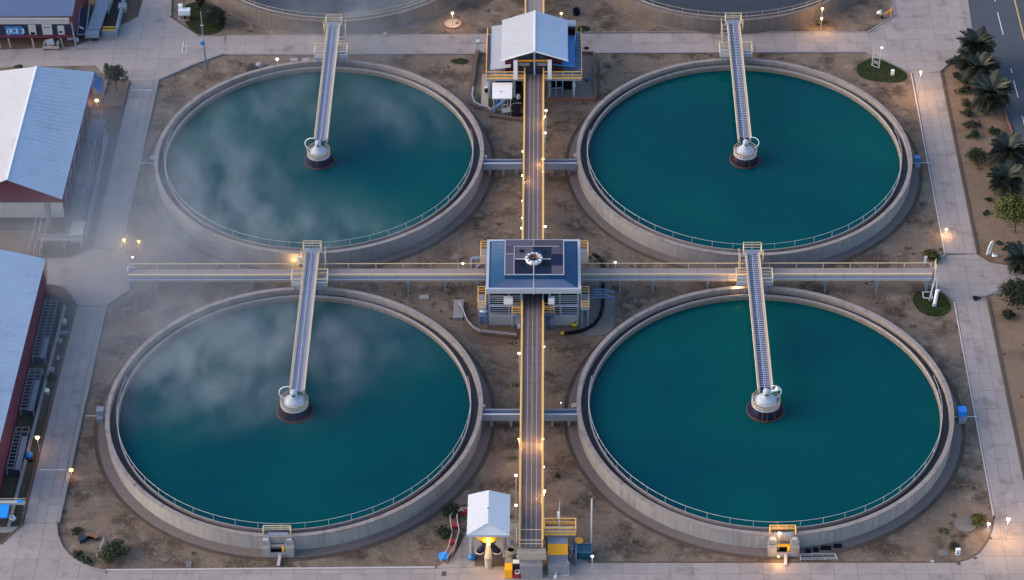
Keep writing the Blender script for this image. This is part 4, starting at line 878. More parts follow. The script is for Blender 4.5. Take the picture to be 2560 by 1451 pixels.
part('stair', MB().bar((*a[0],1.0),(*a[2],.3),1.2,.1), 'brown_slab', t)
for dx in (-.75,-.1,.6): railing(t,[(a[0][0]+dx,a[0][1],1.1),(a[1][0]+dx,a[1][1],1.0),(a[2][0]+dx,a[2][1],.3)],'rail_white',1.0,(1.0,),.04,1.4)
railing(t,[(a[1][0]+.2,a[1][1]-.2,1.1),(-51.8,a[1][1]-.2,1.1),(-51.8,a[1][1]+.9,1.1)],'rail_white',1.0,(1.0,.3),.045,1.3)
part('support', MB().bx(-52,-51.85,a[1][1]-.2,a[1][1],0,1.1).bx(-54,-53.85,a[1][1]-.2,a[1][1],0,1.1), 'grey_trim', t)
# planted bed beside it
t = thing('planter_bed','brown edged planting bed holding the round tree by the warehouse','planter',(-52,38.6,0)); part('soil', MB().bx(-53.6,-50.7,36.6,42.6,0,.12), 'brown_slab', t); part('edge', MB().strip([(-53.2,43),(-53.5,36.4),(-50.8,36.4),(-50.55,42)],.2,0,.4), 'brick_red', t)
p = at(243,205,2); t = thing('tarp','crumpled blue tarpaulin hung against the far end of the warehouse','tarp',(p.x,p.y,0)); m = MB(); pts = [[(p.x-.4+.35*i+.12*math.sin(j*2+i), p.y-1.7+.65*j+.1*math.cos(i*3+j), 2.6-.55*i+.2*math.sin(i*2.3+j*1.7)) for i in range(4)] for j in range(6)]
m.add([q for r in pts for q in r],[(j*4+i,j*4+i+1,j*4+i+5,j*4+i+4) for j in range(5) for i in range(3)]); part('sheet', m, 'mid_blue', t); part('pole', MB().cone((p.x+.9,p.y+1.4,0),(p.x+.1,p.y+1.4,2.7),.05,.05,6), 'rail_white', t)

t = thing('blue_roof_shed','long shed with pale blue ribbed roof and dark red sloping side by the lower path','building',(-60,-15,0))
z = 5.0
part('roof', MB().ribs((-54.62,-34,z),(-54.3,.02,z),(-66,.02,8.2),(-66,-34,8.2),.7,.02,.09), 'blue_roof', t)
part('side_wall', MB().bx(-55.5,-54.72,-34,-.1,.9,4.95), 'maroon', t)
part('end_wall', MB().add([(-66,-.1,0),(-54.72,-.1,0),(-54.72,-.1,z-.1),(-66,-.1,8.0)],[(0,1,2,3)]), 'maroon', t)
part('plinth', MB().bx(-55.5,-54.68,-34,-.1,0,.88), 'maroon_dark', t)
def rack(y1, y0, glass, label):
    t = thing('ladder_rack', label, 'rack', (-53.8,(y0+y1)/2,0), 'ladder-like racks beside the red shed')
    x0,x1 = -54.55,-53.05; zt = .95
    part('frame', MB().bx(x0,x0+.07,y0,y1,zt-.07,zt).bx(x1-.07,x1,y0,y1,zt-.07,zt).bx(x0+.70,x0+.77,y0,y1,zt-.07,zt-.01).bx(x0,x1,y1-.07,y1,zt,zt+.05).bx(x0,x1,y0,y0+.07,zt,zt+.05), 'rack_grey', t)
    part('tray', MB().bx(x0+.03,x1-.03,y0+.03,y1-.03,.0,.15), 'navy_wall', t)
    n = int((y1-y0)/.55); rm = mesh_of(MB().bx(0,.66,-.035,.035,-.06,0), 'rung', 'rack_grey')
    for k in range(n): inst('rung', rm, t, (x0+.03,y0+.3+k*.55,zt-.012)); 
    for k in range(n):
        if y0+.3+k*.55 > glass: inst('rung', rm, t, (x0+.78,y0+.3+k*.55,zt-.014))
    part('pane', MB().bx(x0+.85,x1-.1,y0+.15,glass,zt-.3,zt-.22), 'bluegrey', t)
    part('leg', MB().bx(x0,x0+.1,y0,y0+.1,0,zt-.07).bx(x1-.1,x1,y0,y0+.1,0,zt-.07).bx(x0,x0+.1,y1-.1,y1,0,zt-.07).bx(x1-.1,x1,y1-.1,y1,0,zt-.07), 'rack_grey', t)
rack(-2.2,-12.2,-8.6,'grey ladder rack beside the red shed, next to the earth mound')
rack(-14.2,-20.9,-15.8,'grey ladder rack beside the red shed, opposite the shiny round bin')
rack(-23.7,-30.2,-24.9,'grey ladder rack beside the red shed, next to the yellow lamp')
solo('channel','long grey concrete kerb strip running beside the ladder racks','kerb',MB().strip([(-52.35,-2.4),(-52.6,-14),(-52.95,-29),(-53.15,-38)],.3,0,.25),'kerb',(-52.7,-20,0))

t = thing('market_shed','blue roofed shed whose dark front carries white boards and a blue sign','building',(-64,52,0))
yf = 50.25
part('roof', MB().ribs((-76,yf+.3,4.2),(-58.4,yf+.5,4.2),(-57.9,60,7),(-76,60,7),.36,.03,.06), 'slate_roof', t)
part('fascia', MB().bx(-76,-58.8,yf,yf+.15,3.3,4.15), 'pale_wall', t); part('front_wall', MB().bx(-76,-58.7,yf+.05,yf+.3,1.65,3.29), 'navy_wall', t)
part('beam', MB().bx(-76,-58.6,yf-.02,yf+.25,1.22,1.64), 'maroon', t); part('back_wall', MB().bx(-76,-58.7,yf+1.6,yf+1.8,0,1.6), 'maroon_dark', t)
part('side_wall', MB().add([(-58.55,yf+.3,0),(-58.0,60,0),(-58.0,60,6.9),(-58.55,yf+.3,4.1)],[(0,1,2,3)]), 'maroon', t)
part('corner_post', MB().bar((-58.5,yf-.1,3.6),(-58.1,yf-1.0,0),.16), 'bluegrey', t)
for x in (-68.2,-66.9,-63.9,-60.2): part('post', MB().bar((x,yf+.1,1.22),(x+.3,yf-.5,0),.14), 'tan_wall', t)
for x, w_, hh in ((-64.1,.95,1.5),(-62.35,1.25,1.55),(-60.4,.85,1.35)): b = part('notice_board', MB().bx(x,x+w_,yf-.03,yf+.04,1.72,1.72+hh), 'rail_white', t)
part('mark', MB().bx(-63.9,-63.35,yf-.045,yf-.032,1.76,2.1), 'navy', b); part('mark', MB().bx(-62.2,-61.3,yf-.045,yf-.032,2.75,2.84), 'black', b); part('mark', MB().bx(-60.25,-59.85,yf-.045,yf-.032,2.0,2.25), 'black', b)
sg = part('sign', MB().bx(-67.1,-64.85,yf-.04,yf+.04,1.7,3.0), 'mid_blue', t)
def text(s, size, loc, rot, mat, parent):
    cu = bpy.data.curves.new('lettering', 'FONT'); cu.body = s; cu.size = size; cu.extrude = .005
    q = bpy.data.objects.new('lettering', cu); COL.objects.link(q); me = bpy.data.meshes.new_from_object(q); bpy.data.objects.remove(q); me.materials.append(MATS[mat])
    o = bpy.data.objects.new('lettering', me); COL.objects.link(o); o.parent = parent; o.location = Vector(loc)-ORG[parent.name]; o.rotation_euler = rot
text('(K3 3', 1.05, (-66.95,yf-.055,1.95), (math.pi/2,0,0), 'white_paint', sg)
t = thing('market_stall','small tan counter stall with clutter in front of the dark shed','stall',(-61.3,49.4,0))
part('counter', MB().bx(-62.4,-60.3,49.1,49.3,.3,.55), 'tan_wall', t); part('back_board', MB().bar((-61.6,50.0,1.2),(-61.3,49.3,.5),.95,.08), 'pale_wall', t)
for x in (-62.2,-60.5): part('side_panel', MB().bx(x-.12,x+.12,49.3,50.1,.0,.9), 'bluegrey', t)
part('leg', MB().bx(-62.35,-62.25,49.12,49.22,0,.3).bx(-60.42,-60.32,49.12,49.22,0,.3), 'maroon', t); part('goods', MB().bx(-61.9,-61.4,49.3,49.6,.55,.75).bx(-61.2,-60.8,49.3,49.6,.55,.68), 'brick_red', t)
p = at(175,101); solo('board','white board leaning under the right end of the dark shed','board',MB().bar((p.x,p.y+.3,.9),(p.x+.1,p.y-.1,.1),.85,.06),'white_paint',(p.x,p.y,0))
p = at(192,105); solo('bag','pale blue plastic bag at the foot of the shed corner post','bag',MB().ball((p.x,p.y,.3),.33,9,6,1.1),'grey_trim',(p.x,p.y,0))
t = thing('banner_frame','dark banner with white scrawled letters beside the red wall of the shed','banner',(-57.3,53,0))
part('panel', MB().bar((-57.7,55.5,2.3),(-57.7,51.6,.9),1.0,.08), 'navy_wall', t); part('frame', MB().bar((-57.15,56,2.4),(-57.1,51.4,.9),.12,.2).bar((-58.25,56,2.4),(-58.25,51.4,.9),.12,.2).bar((-58.25,51.5,.9),(-57.1,51.5,.9),.1), 'bluegrey', t); part('leg', MB().bx(-58.2,-58.1,51.5,51.6,0,.9).bx(-57.2,-57.1,51.5,51.6,0,.9), 'rust', t)
text('KLA', .95, (-57.45,52.2,1.2), (.34,0,math.pi/2), 'white_paint', t)
t = thing('conveyor_bed','pale blue sloping conveyor bed with a black round hatch beside the banner','conveyor',(-56.2,55,0))
part('bed', MB().add([(-57.0,52.2,1.3),(-55.4,52.2,1.3),(-54.4,63,2.4),(-56.0,63,2.4),(-57.0,52.2,.9),(-55.4,52.2,.9),(-54.4,63,2.0),(-56,63,2.0)],[(0,1,2,3),(7,6,5,4),(0,4,5,1),(1,5,6,2),(2,6,7,3),(3,7,4,0)]), 'bluegrey', t)
part('end_box', MB().bx(-57.2,-55.5,51.1,52.1,.6,1.2), 'bluegrey', t); part('hatch', MB().lathe([(.6,2.19),(.6,2.26),(.01,2.27)],16,(-55.4,59.8)), 'black', t); part('leg', MB().bx(-56.3,-55.6,51.3,51.9,0,.6).bx(-56,-55,58,58.4,0,1.7), 'maroon_dark', t)
t = thing('open_bin','brown open bin with a yellow rail at its near end beside the conveyor bed','bin',(-54.1,55,0))
part('floor', MB().bx(-55.1,-53.2,52.4,62,0,.3), 'dark_floor', t); part('side', MB().bar((-53.2,62,.9),(-53.3,52.3,.9),.2,1.0), 'bluegrey', t); part('end', MB().bx(-55.2,-53.2,52.1,52.35,0,.9), 'bluegrey', t); part('rail', MB().bx(-55.1,-53.3,52.35,52.45,.9,1.1).bx(-55.1,-53.3,52.7,52.8,1.1,1.25), 'gold', t)
p = at(307,28); t = thing('water_tank','white cube water tank beside the upper path','tank',(p.x,p.y,0)); part('body', MB().cb((p.x,p.y,0),1.0,1.1,.9), 'rail_white', t); part('band', MB().cb((p.x,p.y,.3),1.02,1.12,.12), 'navy_wall', t)
part('base', MB().cb((p.x,p.y,0),1.1,1.2,.08), 'brick_red', t)
p = at(280,25); solo('fabric_fence','crumpled lilac fabric fence beside the white cube tank','fence',MB().bar((p.x,p.y+3,.5),(p.x-.3,p.y-1.5,.5),.15,1.0),'grey_trim',(p.x,p.y,0))

# ------------------------------------------------------------------ small things
def box(px,py,sx,sy,sz,mat,label,cat='box',name='box',z=0,rz=0,extra=()):
    p = at(px,py,z); o = thing(name,label,cat,(p.x,p.y,0)); part('body', MB().cb((p.x,p.y,z),sx,sy,sz,rz), mat, o)
    for nm, dx, dy, dz, ax, ay, az, m in extra: part(nm, MB().cb((p.x+dx,p.y+dy,z+dz),ax,ay,az,rz), m, o)
    return o
p = at(462,48); t = thing('white_machine','white cabinet machine with a tangle of pipes on the grass by the dark conifer','machine',(p.x,p.y,0))
part('cabinet', MB().cb((p.x,p.y+.3,.6),1.5,.8,.7), 'white_paint', t); part('box', MB().cb((p.x-.5,p.y+.6,1.3),.5,.5,.5), 'white_paint', t)
part('frame', MB().bar((p.x-.7,p.y-.1,0),(p.x-.7,p.y,.6),.09).bar((p.x+.7,p.y-.1,0),(p.x+.7,p.y,.6),.09).bar((p.x-.7,p.y-.4,.1),(p.x+.7,p.y-.5,.1),.08).bar((p.x-.7,p.y-.4,.1),(p.x-.7,p.y,.6),.07), 'rail_white', t); part('tank', MB().cone((p.x+.5,p.y-.2,.1),(p.x+.5,p.y-.2,.6),.25,.25,10), 'brick_red', t)
box(2231,188,.4,.35,.75,'white_paint','white box standing on the dark grass oval near the ladder frame','box','box')
p = at(2192,170); t = thing('ladder_tower','white ladder frame with a globe lamp standing on the dark grass oval','frame',(p.x,p.y,0))
a, b = at(2179,166), at(2197,172)
part('upright', MB().bar(a,(a.x+.15,a.y+.3,2.3),.08), 'rail_white', t); part('upright', MB().bar(b,(b.x+.15,b.y+.3,2.9),.08), 'rail_white', t)
m = MB()
for k in range(4): f = .12+k*.62; m.bar((a.x+.06*f,a.y+.12*f,f),(b.x+.06*f,b.y+.12*f,f),.06)
m.bar((a.x,a.y,.2),(b.x+.05,b.y+.1,1.2),.05).bar((b.x,b.y,.3),(a.x+.1,a.y+.15,1.3),.05); part('rung', m, 'rail_white', t); part('globe', MB().ball((b.x+.2,b.y+.3,2.95),.14,10,6), 'cool_glow', t)
p = at(2205,46); t = thing('dish','white dish on an orange arm at the paving edge','dish',(p.x,p.y,0)); part('bowl', MB().cone((p.x-.45,p.y+.2,.9),(p.x-.15,p.y+.1,.5),.42,.1,14), 'white_paint', t, True); part('arm', MB().bar((p.x-.2,p.y,.5),(p.x+1.2,p.y+.5,.9),.1), 'orange', t); part('post', MB().bar((p.x+1.2,p.y+.4,0),(p.x+1.2,p.y+.6,1.2),.12), 'orange', t); part('stand', MB().cone((p.x,p.y,0),(p.x,p.y,.5),.15,.08,8), 'black', t)
# end of the walkway over the lawn circle
p = at(2327,752); t = thing('pipe_stand','white pipe and square ring on posts over the lawn circle at the walkway end','pipe stand',(p.x,p.y,0))
part('white_pipe', MB().cone((p.x+.3,p.y-.9,.1),(p.x+.55,p.y-.2,1.7),.2,.2,12), 'white_paint', t); part('pipe_end', MB().cone((p.x+.27,p.y-1.0,.0),(p.x+.3,p.y-.9,.25),.27,.24,12), 'bluegrey', t)
part('post', MB().bar((p.x-.2,p.y,0),(p.x+.45,p.y+1.2,2.4),.14).bar((p.x+.55,p.y,.6),(p.x+.6,p.y+1.2,2.5),.14), 'grey_trim', t)
a = at(2319,738,.5); part('square_ring', MB().tube([(a.x-.5,a.y-.55,.5),(a.x+.5,a.y-.55,.5),(a.x+.5,a.y+.55,.5),(a.x-.5,a.y+.55,.5),(a.x-.5,a.y-.55,.5)],.07,6).bar((a.x-.4,a.y+.5,0),(a.x-.4,a.y+.5,.5),.08).bar((a.x+.4,a.y-.5,0),(a.x+.4,a.y-.5,.5),.08), 'rail_white', t); part('valve_head', MB().ball((p.x+.7,p.y-.1,1.5),.2,10,6), 'white_paint', t)
t = thing('end_gate','cream curved rail gate closing the walkway end over the lawn circle','gate',(45.3,0,0)); railing(t,[(45.2,-.7,2.0),(45.4,-.2,ZD),(45.3,.5,ZD),(45.5,1.0,ZD)],'cream_rail',1.0,(1.0,.5),.05,.7); part('support', MB().bx(45.1,45.25,-.6,-.45,0,2.0).bx(45.2,45.35,.4,.55,0,ZD), 'bluegrey', t)
p = at(2312,665); t = thing('sign_post','white upright board on a post beside the bush at the walkway end','sign',(p.x,p.y,0)); part('board', MB().cb((p.x,p.y,.5),.32,.08,.9), 'white_paint', t); part('post', MB().cb((p.x,p.y+.06,0),.08,.08,.6), 'bluegrey', t)
p = at(2470,637); t = thing('panel','tall white rounded panel standing upright in the tan soil','panel',(p.x,p.y,0)); part('board', MB().prism([(-.2,0),(.2,0),(.26,.9),(.2,1.7),(0,1.95),(-.2,1.7),(-.26,.9)],-.05,.05), 'white_paint', t)
o = t.children[0]; ORG[o.name] = Vector((0,0,0)); o.data = mesh_of(MB().prism([(-.2,0),(.2,0),(.26,.9),(.2,1.7),(0,1.95),(-.2,1.7),(-.26,.9)],-.05,.05),'board','white_paint'); o.location = (0,0,0); o.rotation_euler = (math.pi/2,.18,.3)
p = at(2485,641); solo('rubble','small white pile of broken stone below the upright panel','rubble',MB().ball((p.x,p.y,.1),.3,7,4,.5).ball((p.x+.25,p.y-.1,.1),.18,6,4,.7).cone((p.x-.1,p.y,.1),(p.x-.15,p.y,.55),.14,.03,5),'white_paint',(p.x,p.y,0))
def pump_box(px,py,s,mat,label,dirx):
    p = at(px,py); o = thing('pump_box',label,'pump box',(p.x,p.y,0),'pump boxes against the tank walls'); part('upper_box', MB().cb((p.x,p.y+.35,.6),.85*s,.9*s,.6*s), mat, o); part('lower_box', MB().cb((p.x,p.y-.35,0),.8*s,.6*s,.6*s), 'bluegrey', o); part('stand', MB().cb((p.x,p.y+.35,0),.6*s,.7*s,.6), 'steelblue', o)
    part('pipe', MB().tube([(p.x-dirx*1.1,p.y,.45),(p.x+dirx*1.6,p.y,.45)],.06,6), 'rail_white', o); return o
pump_box(2404,1050,1.05,'bright_blue','bright blue pump box between the near clear tank and the path',1)
pump_box(2292,415,.8,'mid_blue','small blue pump box between the palm-side tank and the path',1)
pump_box(252,1048,.9,'bluegrey','grey blue pump box on the apron of the near misty tank',-1)
pump_box(383,415,.75,'bluegrey','pale pump box beside the far tank, dimmed by mist',-1)
p = at(2413,1312); solo('manhole','large round concrete manhole cover in the dry soil near the lit corner','manhole',MB().lathe([(1.1,.0),(1.1,.07),(.01,.08)],24,(p.x,p.y)),'pad',(p.x,p.y,0))
box(2394,1386,.45,.3,.75,'white_paint','white box marked with small black print by the lit corner','box','sign_box',extra=(('mark',0,-.16,.2,.2,.01,.12,'black'),('mark',0,-.16,.45,.22,.01,.06,'black')))
for px,py,lb in ((2476,1347,'round drain lid on the lit curved paving, farthest from the bottom edge'),(2438,1397,'oval drain lid in the middle of the lit curved paving'),(2397,1411,'drain lid at the start of the lit curved paving')):
    p = at(px,py); solo('drain',lb,'drain lid',MB().lathe([(.2,.05),(.2,.085),(.01,.09)],12,(p.x,p.y)),'gutter',(p.x,p.y,0),'drain lids in the curved paving')
p = at(2330,1407); solo('can','small black and white can at the soil edge of the bottom path','can',MB().cone((p.x-.12,p.y,.12),(p.x+.2,p.y+.05,.12),.12,.12,8),'rail_white',(p.x,p.y,0))
p = at(2358,1383); solo('slab_pad','pale flat stone in the soil beside the white marked box','stone',MB().prism(blob([(p.x-.5,p.y-.4),(p.x+.6,p.y-.5),(p.x+.5,p.y+.5),(p.x-.6,p.y+.4)],2),-.05,.05),'pad',(p.x,p.y,0))
p = at(225,1352); t = thing('bench','curved terracotta topped bench with a dark backpack-like block at one end','bench',(p.x,p.y,0))
part('seat', MB().strip([(p.x-.5,p.y+.35),(p.x-.1,p.y+.5),(p.x+.4,p.y+.4),(p.x+.85,p.y+.05)],.5,.35,.45), 'brick_red', t); part('base', MB().strip([(p.x-.4,p.y+.35),(p.x-.1,p.y+.47),(p.x+.4,p.y+.37),(p.x+.78,p.y+.07)],.38,0,.35), 'black', t); part('block', MB().cb((p.x-.75,p.y-.05,0),.75,.6,.5,.5), 'navy_wall', t)
p = at(253,1385); t = thing('fence','short white slatted fence beside the round green bush','fence',(p.x,p.y,0)); a, b = at(243,1396), at(261,1353)
railing(t,[(a.x,a.y,0),(b.x,b.y,0)],'rail_white',.55,(.5,.25),.03,.3)
p = at(472,1412); solo('slab_pad','small broken concrete patch in the soil near the bottom path','patch',MB().cb((p.x,p.y,-.05),.55,.9,.1),'pad',(p.x,p.y,0))
p = at(649,166); solo('boulder','pale blue grey boulder against the far misty tank wall','boulder',MB().ball((p.x,p.y,.2),.5,9,6,.7),'rock',(p.x,p.y,0),smooth=True)
for px,w_,lb in ((735,.9,'broken concrete sheet beside the far misty tank, nearest the white lamp'),(765,1.0,'broken concrete sheet beside the far misty tank, nearest the bridge')): p = at(px,150); solo('broken_sheet',lb,'sheet',MB().cb((p.x,p.y,-.03),w_,.7,.09,.15),'rock',(p.x,p.y,0))
box(963,90,.45,.5,.4,'beige','small salmon coloured block at the edge of the upper path','block','block')
p = at(1132,60); t = thing('lit_pad','round rimmed pad of bare earth glowing under a yellow lamp','pad',(p.x,p.y,0)); part('pad', MB().lathe([(1.15,.04),(.01,.05)],24,(p.x,p.y)), 'tan_wall', t); part('rim', MB().lathe([(1.1,0),(1.1,.12),(1.22,.12),(1.22,0)],24,(p.x,p.y)), 'brick_red', t); part('valve', MB().cone((p.x+.4,p.y-.1,0),(p.x+.7,p.y,.4),.14,.1,8), 'copper', t)
p = at(1905,1402)
for px,py,kind,lb in ((161,810,0,'white dome capped bin beside the first ladder rack'),(150,858,1,'white ringed open pot next to a thin pipe beside the path'),(143,900,2,'grey half ring pipe sticking out of the yard soil'),(130,930,1,'grey rimmed open pot beside the dark bush in the yard'),(118,984,3,'shiny white and blue ball bin in the yard by the path')):
    p = at(px,py); o = thing('pot',lb,'pot',(p.x,p.y,0),'round pots in the yard')
    if kind == 2: part('ring', MB().tube([(p.x+.25*math.cos(R_(a)),p.y+.3*math.sin(R_(a)),.3) for a in range(-90,100,20)],.06,6), 'grey_trim', o); part('stem', MB().cone((p.x,p.y+.3,0),(p.x,p.y+.3,.3),.06,.06,6), 'grey_trim', o)
    elif kind == 1: part('body', MB().lathe([(.2,0),(.27,.4),(.21,.4),(.18,.15),(.01,.12)],16,(p.x,p.y)), 'grey_wall', o); part('rim', MB().lathe([(.21,.4),(.3,.4),(.3,.46),(.21,.46)],16,(p.x,p.y),closed=True), 'rail_white', o)
    else: part('body', MB().cone((p.x,p.y,0),(p.x,p.y,.45),.27,.27,14), 'rail_white' if kind == 0 else 'bluegrey', o); part('lid', MB().ball((p.x,p.y,.45),.3,14,8,.7), 'dome' if kind == 0 else 'white_paint', o, True)
t = thing('blue_canopy','bright blue canopy and long beam at the lower end of the yard','canopy',(-54.2,-36,0)); part('roof', MB().bx(-60,-53.15,-38.1,-36.2,1.4,1.55), 'bright_blue', t); part('beam', MB().bx(-60,-51.75,-35.7,-35.3,1.0,1.25), 'rail_white', t); part('beam_end', MB().bx(-52.5,-52,-35.65,-35.35,1.25,1.4), 'bright_blue', t); part('rail', MB().tube([(-60,-35.1,1.3),(-51.7,-35.1,1.3)],.05,6), 'tan_wall', t); part('leg', MB().bx(-53.5,-53.3,-36.5,-36.3,0,1.4).bx(-52,-51.85,-35.5,-35.4,0,1.0), 'steelblue', t)
p = at(31,1300); t = thing('pot','white enamel mug shaped pot beside the blue canopy','pot',(p.x,p.y,0)); part('body', MB().lathe([(.25,0),(.3,.4),(.22,.4),(.2,.2),(.01,.2)],16,(p.x,p.y)), 'white_paint', t); part('handle', MB().tube([(p.x+.28,p.y,.32),(p.x+.42,p.y,.25),(p.x+.28,p.y,.1)],.04,5), 'white_paint', t)
p = at(73,1146); t = thing('cart','small dark blue covered cart in the yard by the ladder racks','cart',(p.x,p.y,0)); part('cover', MB().ball((p.x,p.y+.1,.35),.45,10,6,.8), 'mid_blue', t, True); part('tray', MB().cb((p.x+.1,p.y-.3,.1),.8,.4,.2), 'navy_wall', t); part('wheel', MB().cone((p.x+.3,p.y-.55,.15),(p.x+.3,p.y-.48,.15),.15,.15,10), 'black', t)
solo('strip_wall','thin pale cross wall dividing the yard beside the shiny pots','wall',MB().bx(-52.3,-51.3,-7.3,-7.05,0,.35),'bluegrey',(-51.8,-7.2,0))
solo('strip_wall','thin tan board crossing the yard below the ball bin','board',MB().bx(-52.7,-51.5,-24.3,-24.18,0,.12),'tan_wall',(-52,-24.2,0))
solo('earth_mound','low brown curved concrete ramp between the red shed and the paving','ramp',MB().prism(blob(PX((125,722),(150,716),(178,735),(188,758),(150,760),(128,758)),2),-.05,.06),'brown_slab',(-53,-1,0))
solo('paved_step','pale flat strip at the lower end of the yard beside the paving corner','step',MB().prism(PX((-60,1322),(52,1318),(40,1332),(-60,1336)),-.05,.09),'kerb',(-54,-38,0))
t = thing('cabinet_pair','white and grey cabinets hung on the tank rim beside the near bridge head','cabinet',(*xy(752,650,1.8),0))
p = at(750,646,2.6); part('white_cabinet', MB().cb((p.x,p.y,2.3),.4,.3,.5), 'white_paint', t); p = at(757,660,1.7); part('grey_cabinet', MB().cb((p.x,p.y,1.4),.65,.4,.5), 'bluegrey', t); part('post', MB().cb((p.x+.1,p.y+.1,0),.1,.1,2.3), 'steelblue', t)

# ------------------------------------------------------------------ lamps
def lamp(px, py, z, kind, label, power=0, head='ball', pole=True, r=.13, group=None, name='lamp'):
    p = at(px,py,z); o = thing(name,label,'lamp',(p.x,p.y,0),group)
    if pole: part('pole', MB().cone((p.x,p.y,0),(p.x,p.y,z-r*.8),.05,.04,6), 'grey_trim', o)
    mat = {'w':'warm_glow','s':'warm_soft','c':'cool_glow'}[kind]
    if head == 'ball': part('globe', MB().ball((p.x,p.y,z),r,10,6), mat, o, True)
    else: part('lens', MB().cb((p.x,p.y,z),r*2.4,r*1.4,r*1.2), mat, o)
    part('cap', MB().cone((p.x,p.y,z+r*.85),(p.x,p.y,z+r*1.15),r*.6,r*.3,8), 'grey_trim', o)
    if power:
        l = bpy.data.lights.new('lamp_light','POINT'); l.energy = power; l.color = (1,.54,.19) if kind != 'c' else (.85,.92,1); l.shadow_soft_size = .12
        q = bpy.data.objects.new('lamp_light', l); COL.objects.link(q); q.parent = o; q.location = (0,0,z-r-.14)
    return o
G = 'lamps on the middle walkway rails'
for px,py,k,pw,h,lb in (
 (1361,292,'w',81,'ball','warm lamp on the east rail just below the gabled house'),(1358,398,'w',67,'ball','warm lamp on the east rail beside the upper flume'),(1307,439,'w',94,'ball','warm yellow lamp on the west rail below the upper flume'),
 (1298,1098,'w',108,'ball','warm lamp on the west rail below the lower flume'),(1357,1098,'w',108,'ball','warm lamp on the east rail below the lower flume'),(1360,1230,'w',81,'box','warm flat lamp on the east rail above the mast platform'),
 (1365,278,'c',0,'box','white floodlight on the east rail beside the topmost warm lamp'),(1363,334,'c',0,'box','white floodlight on the east rail, between its two upper warm lamps'),(1308,380,'c',0,'box','white floodlight on the west rail above the upper flume'),(1306,502,'c',0,'ball','blue white globe on the west rail midway to the square roof'),
 (1306,545,'c',0,'ball','white globe on the west rail, upper of the pair above the square roof'),(1305,572,'c',0,'box','white flat lamp on the west rail next to the square roof'),(1363,568,'c',0,'box','white floodlight on the east rail next to the square roof'),
 (1360,867,'c',0,'ball','white globe on the east rail below the yellow stair'),(1298,885,'c',0,'box','white lamp on the west rail below the retaining kerb'),(1290,1190,'c',0,'box','white box lamp on the west rail above the white shelter'),(1359,1167,'c',0,'ball','white globe on the east rail between two warm lamps'),(1290,1265,'c',0,'box','white box lamp beside the corner of the white shelter'),(1358,430,'c',0,'ball','small white globe on the east rail below the upper flume')):
    lamp(px,py,3.9,k,lb,pw,h,True,.13 if k=='w' else .12,G)
lamp(1131,33,2.0,'w','yellow lamp shining on the round rimmed pad of earth',90,r=.16); lamp(1403,34,2.5,'w','warm lamp on the dirt behind the gabled house',30,r=.15)
lamp(2056,22,3.4,'w','upper yellow lamp on the wall of the drained tank',120,r=.15); lamp(2054,46,1.8,'w','lower yellow lamp in front of the drained tank wall',120,r=.15)
lamp(2302,180,4.0,'w','warm street lamp over the path below the upper plaza',430,r=.12,name='street_lamp'); lamp(2366,575,1.0,'w','low warm lamp on the right path beside the palm-side tank',60,'box',True,.11)
lamp(2521,1298,3.0,'w','bright warm street lamp at the curved corner of the paving',330,r=.2,name='street_lamp'); lamp(2472,1310,.8,'c','white globe lamp beside the yellow green bush at the corner',10,r=.16)
lamp(1949,1333,2.75,'w','bright warm lamp on the lit concrete outlet box',35,r=.15); 
lamp(1946,1393,1.2,'s','low warm lamp at the foot of the lit outlet box, over the bottom path',45,'box',False,.08)
lamp(310,600,1.6,'w','warm globe lamp in the mist beside the path, nearest the path',30,r=.15); lamp(347,604,1.6,'s','dim amber globe lamp in the mist, away from the path',15,r=.15)
lamp(735,652,1.6,'s','yellow floodlight glowing on the tank wall beside the near bridge head',60,'box',False,.12); lamp(93,1094,2.2,'w','yellow lamp on the yard fence beside the ladder racks',35,r=.2); lamp(178,1177,1.0,'s','yellow lamp with two lobes at the kerb of the lower path',12,'box',True,.15)
lamp(242,253,1.5,'w','square warm lamp at the corner of the planting bed',30,'box',True,.15); lamp(1481,1391,1.9,'c','white globe lamp at the end of the bottom path near the teal skip',8,r=.15); lamp(693,148,1.2,'c','white globe lamp among broken sheets by the far misty tank',0,r=.2); lamp(331,643,1.0,'c','white globe lamp at the corner of the misty paving',0,r=.14)
lamp(1844,713,2.5,'s','amber lamp at the rim platform of the near clear tank bridge',90,'box',False,.1); lamp(1157,660,3.2,'c','white lamp on the cross walkway rail near the square house',0,'box',True,.1); lamp(1538,657,3.2,'c','white lamp on the cross walkway rail beside the black hose',0,'box',True,.1)
lamp(1402,1008,.5,'c','tiny white lamp low beside the lower flume',0,'box',True,.05)
# tall poles
p = at(515,168); t = thing('light_pole','tall thin blue pole with a junction box at the corner of the paving','pole',(p.x,p.y,0)); part('mast', MB().cone((p.x,p.y,0),(p.x,p.y,3.8),.11,.08,8), 'steelblue', t); part('upper_mast', MB().cone((p.x,p.y,3.8),(p.x,p.y,8.3),.06,.04,8), 'bluegrey', t); part('junction_box', MB().cb((p.x-.1,p.y,3.4),.5,.35,.45), 'mid_blue', t); part('bracket', MB().cb((p.x,p.y,6.2),.4,.12,.12), 'grey_trim', t)
p = at(328,722); t = thing('light_pole','short blue pole with a pale blue head at the west end of the cross walkway','pole',(p.x,p.y,0)); part('mast', MB().cone((p.x,p.y,0),(p.x,p.y,2.7),.14,.14,8), 'mid_blue', t); part('head', MB().cone((p.x,p.y,2.7),(p.x,p.y,3.15),.2,.12,10), 'dome', t)
part('brace', MB().bar((p.x,p.y,.4),(p.x+1.6,p.y+.2,.9),.09), 'steelblue', t)

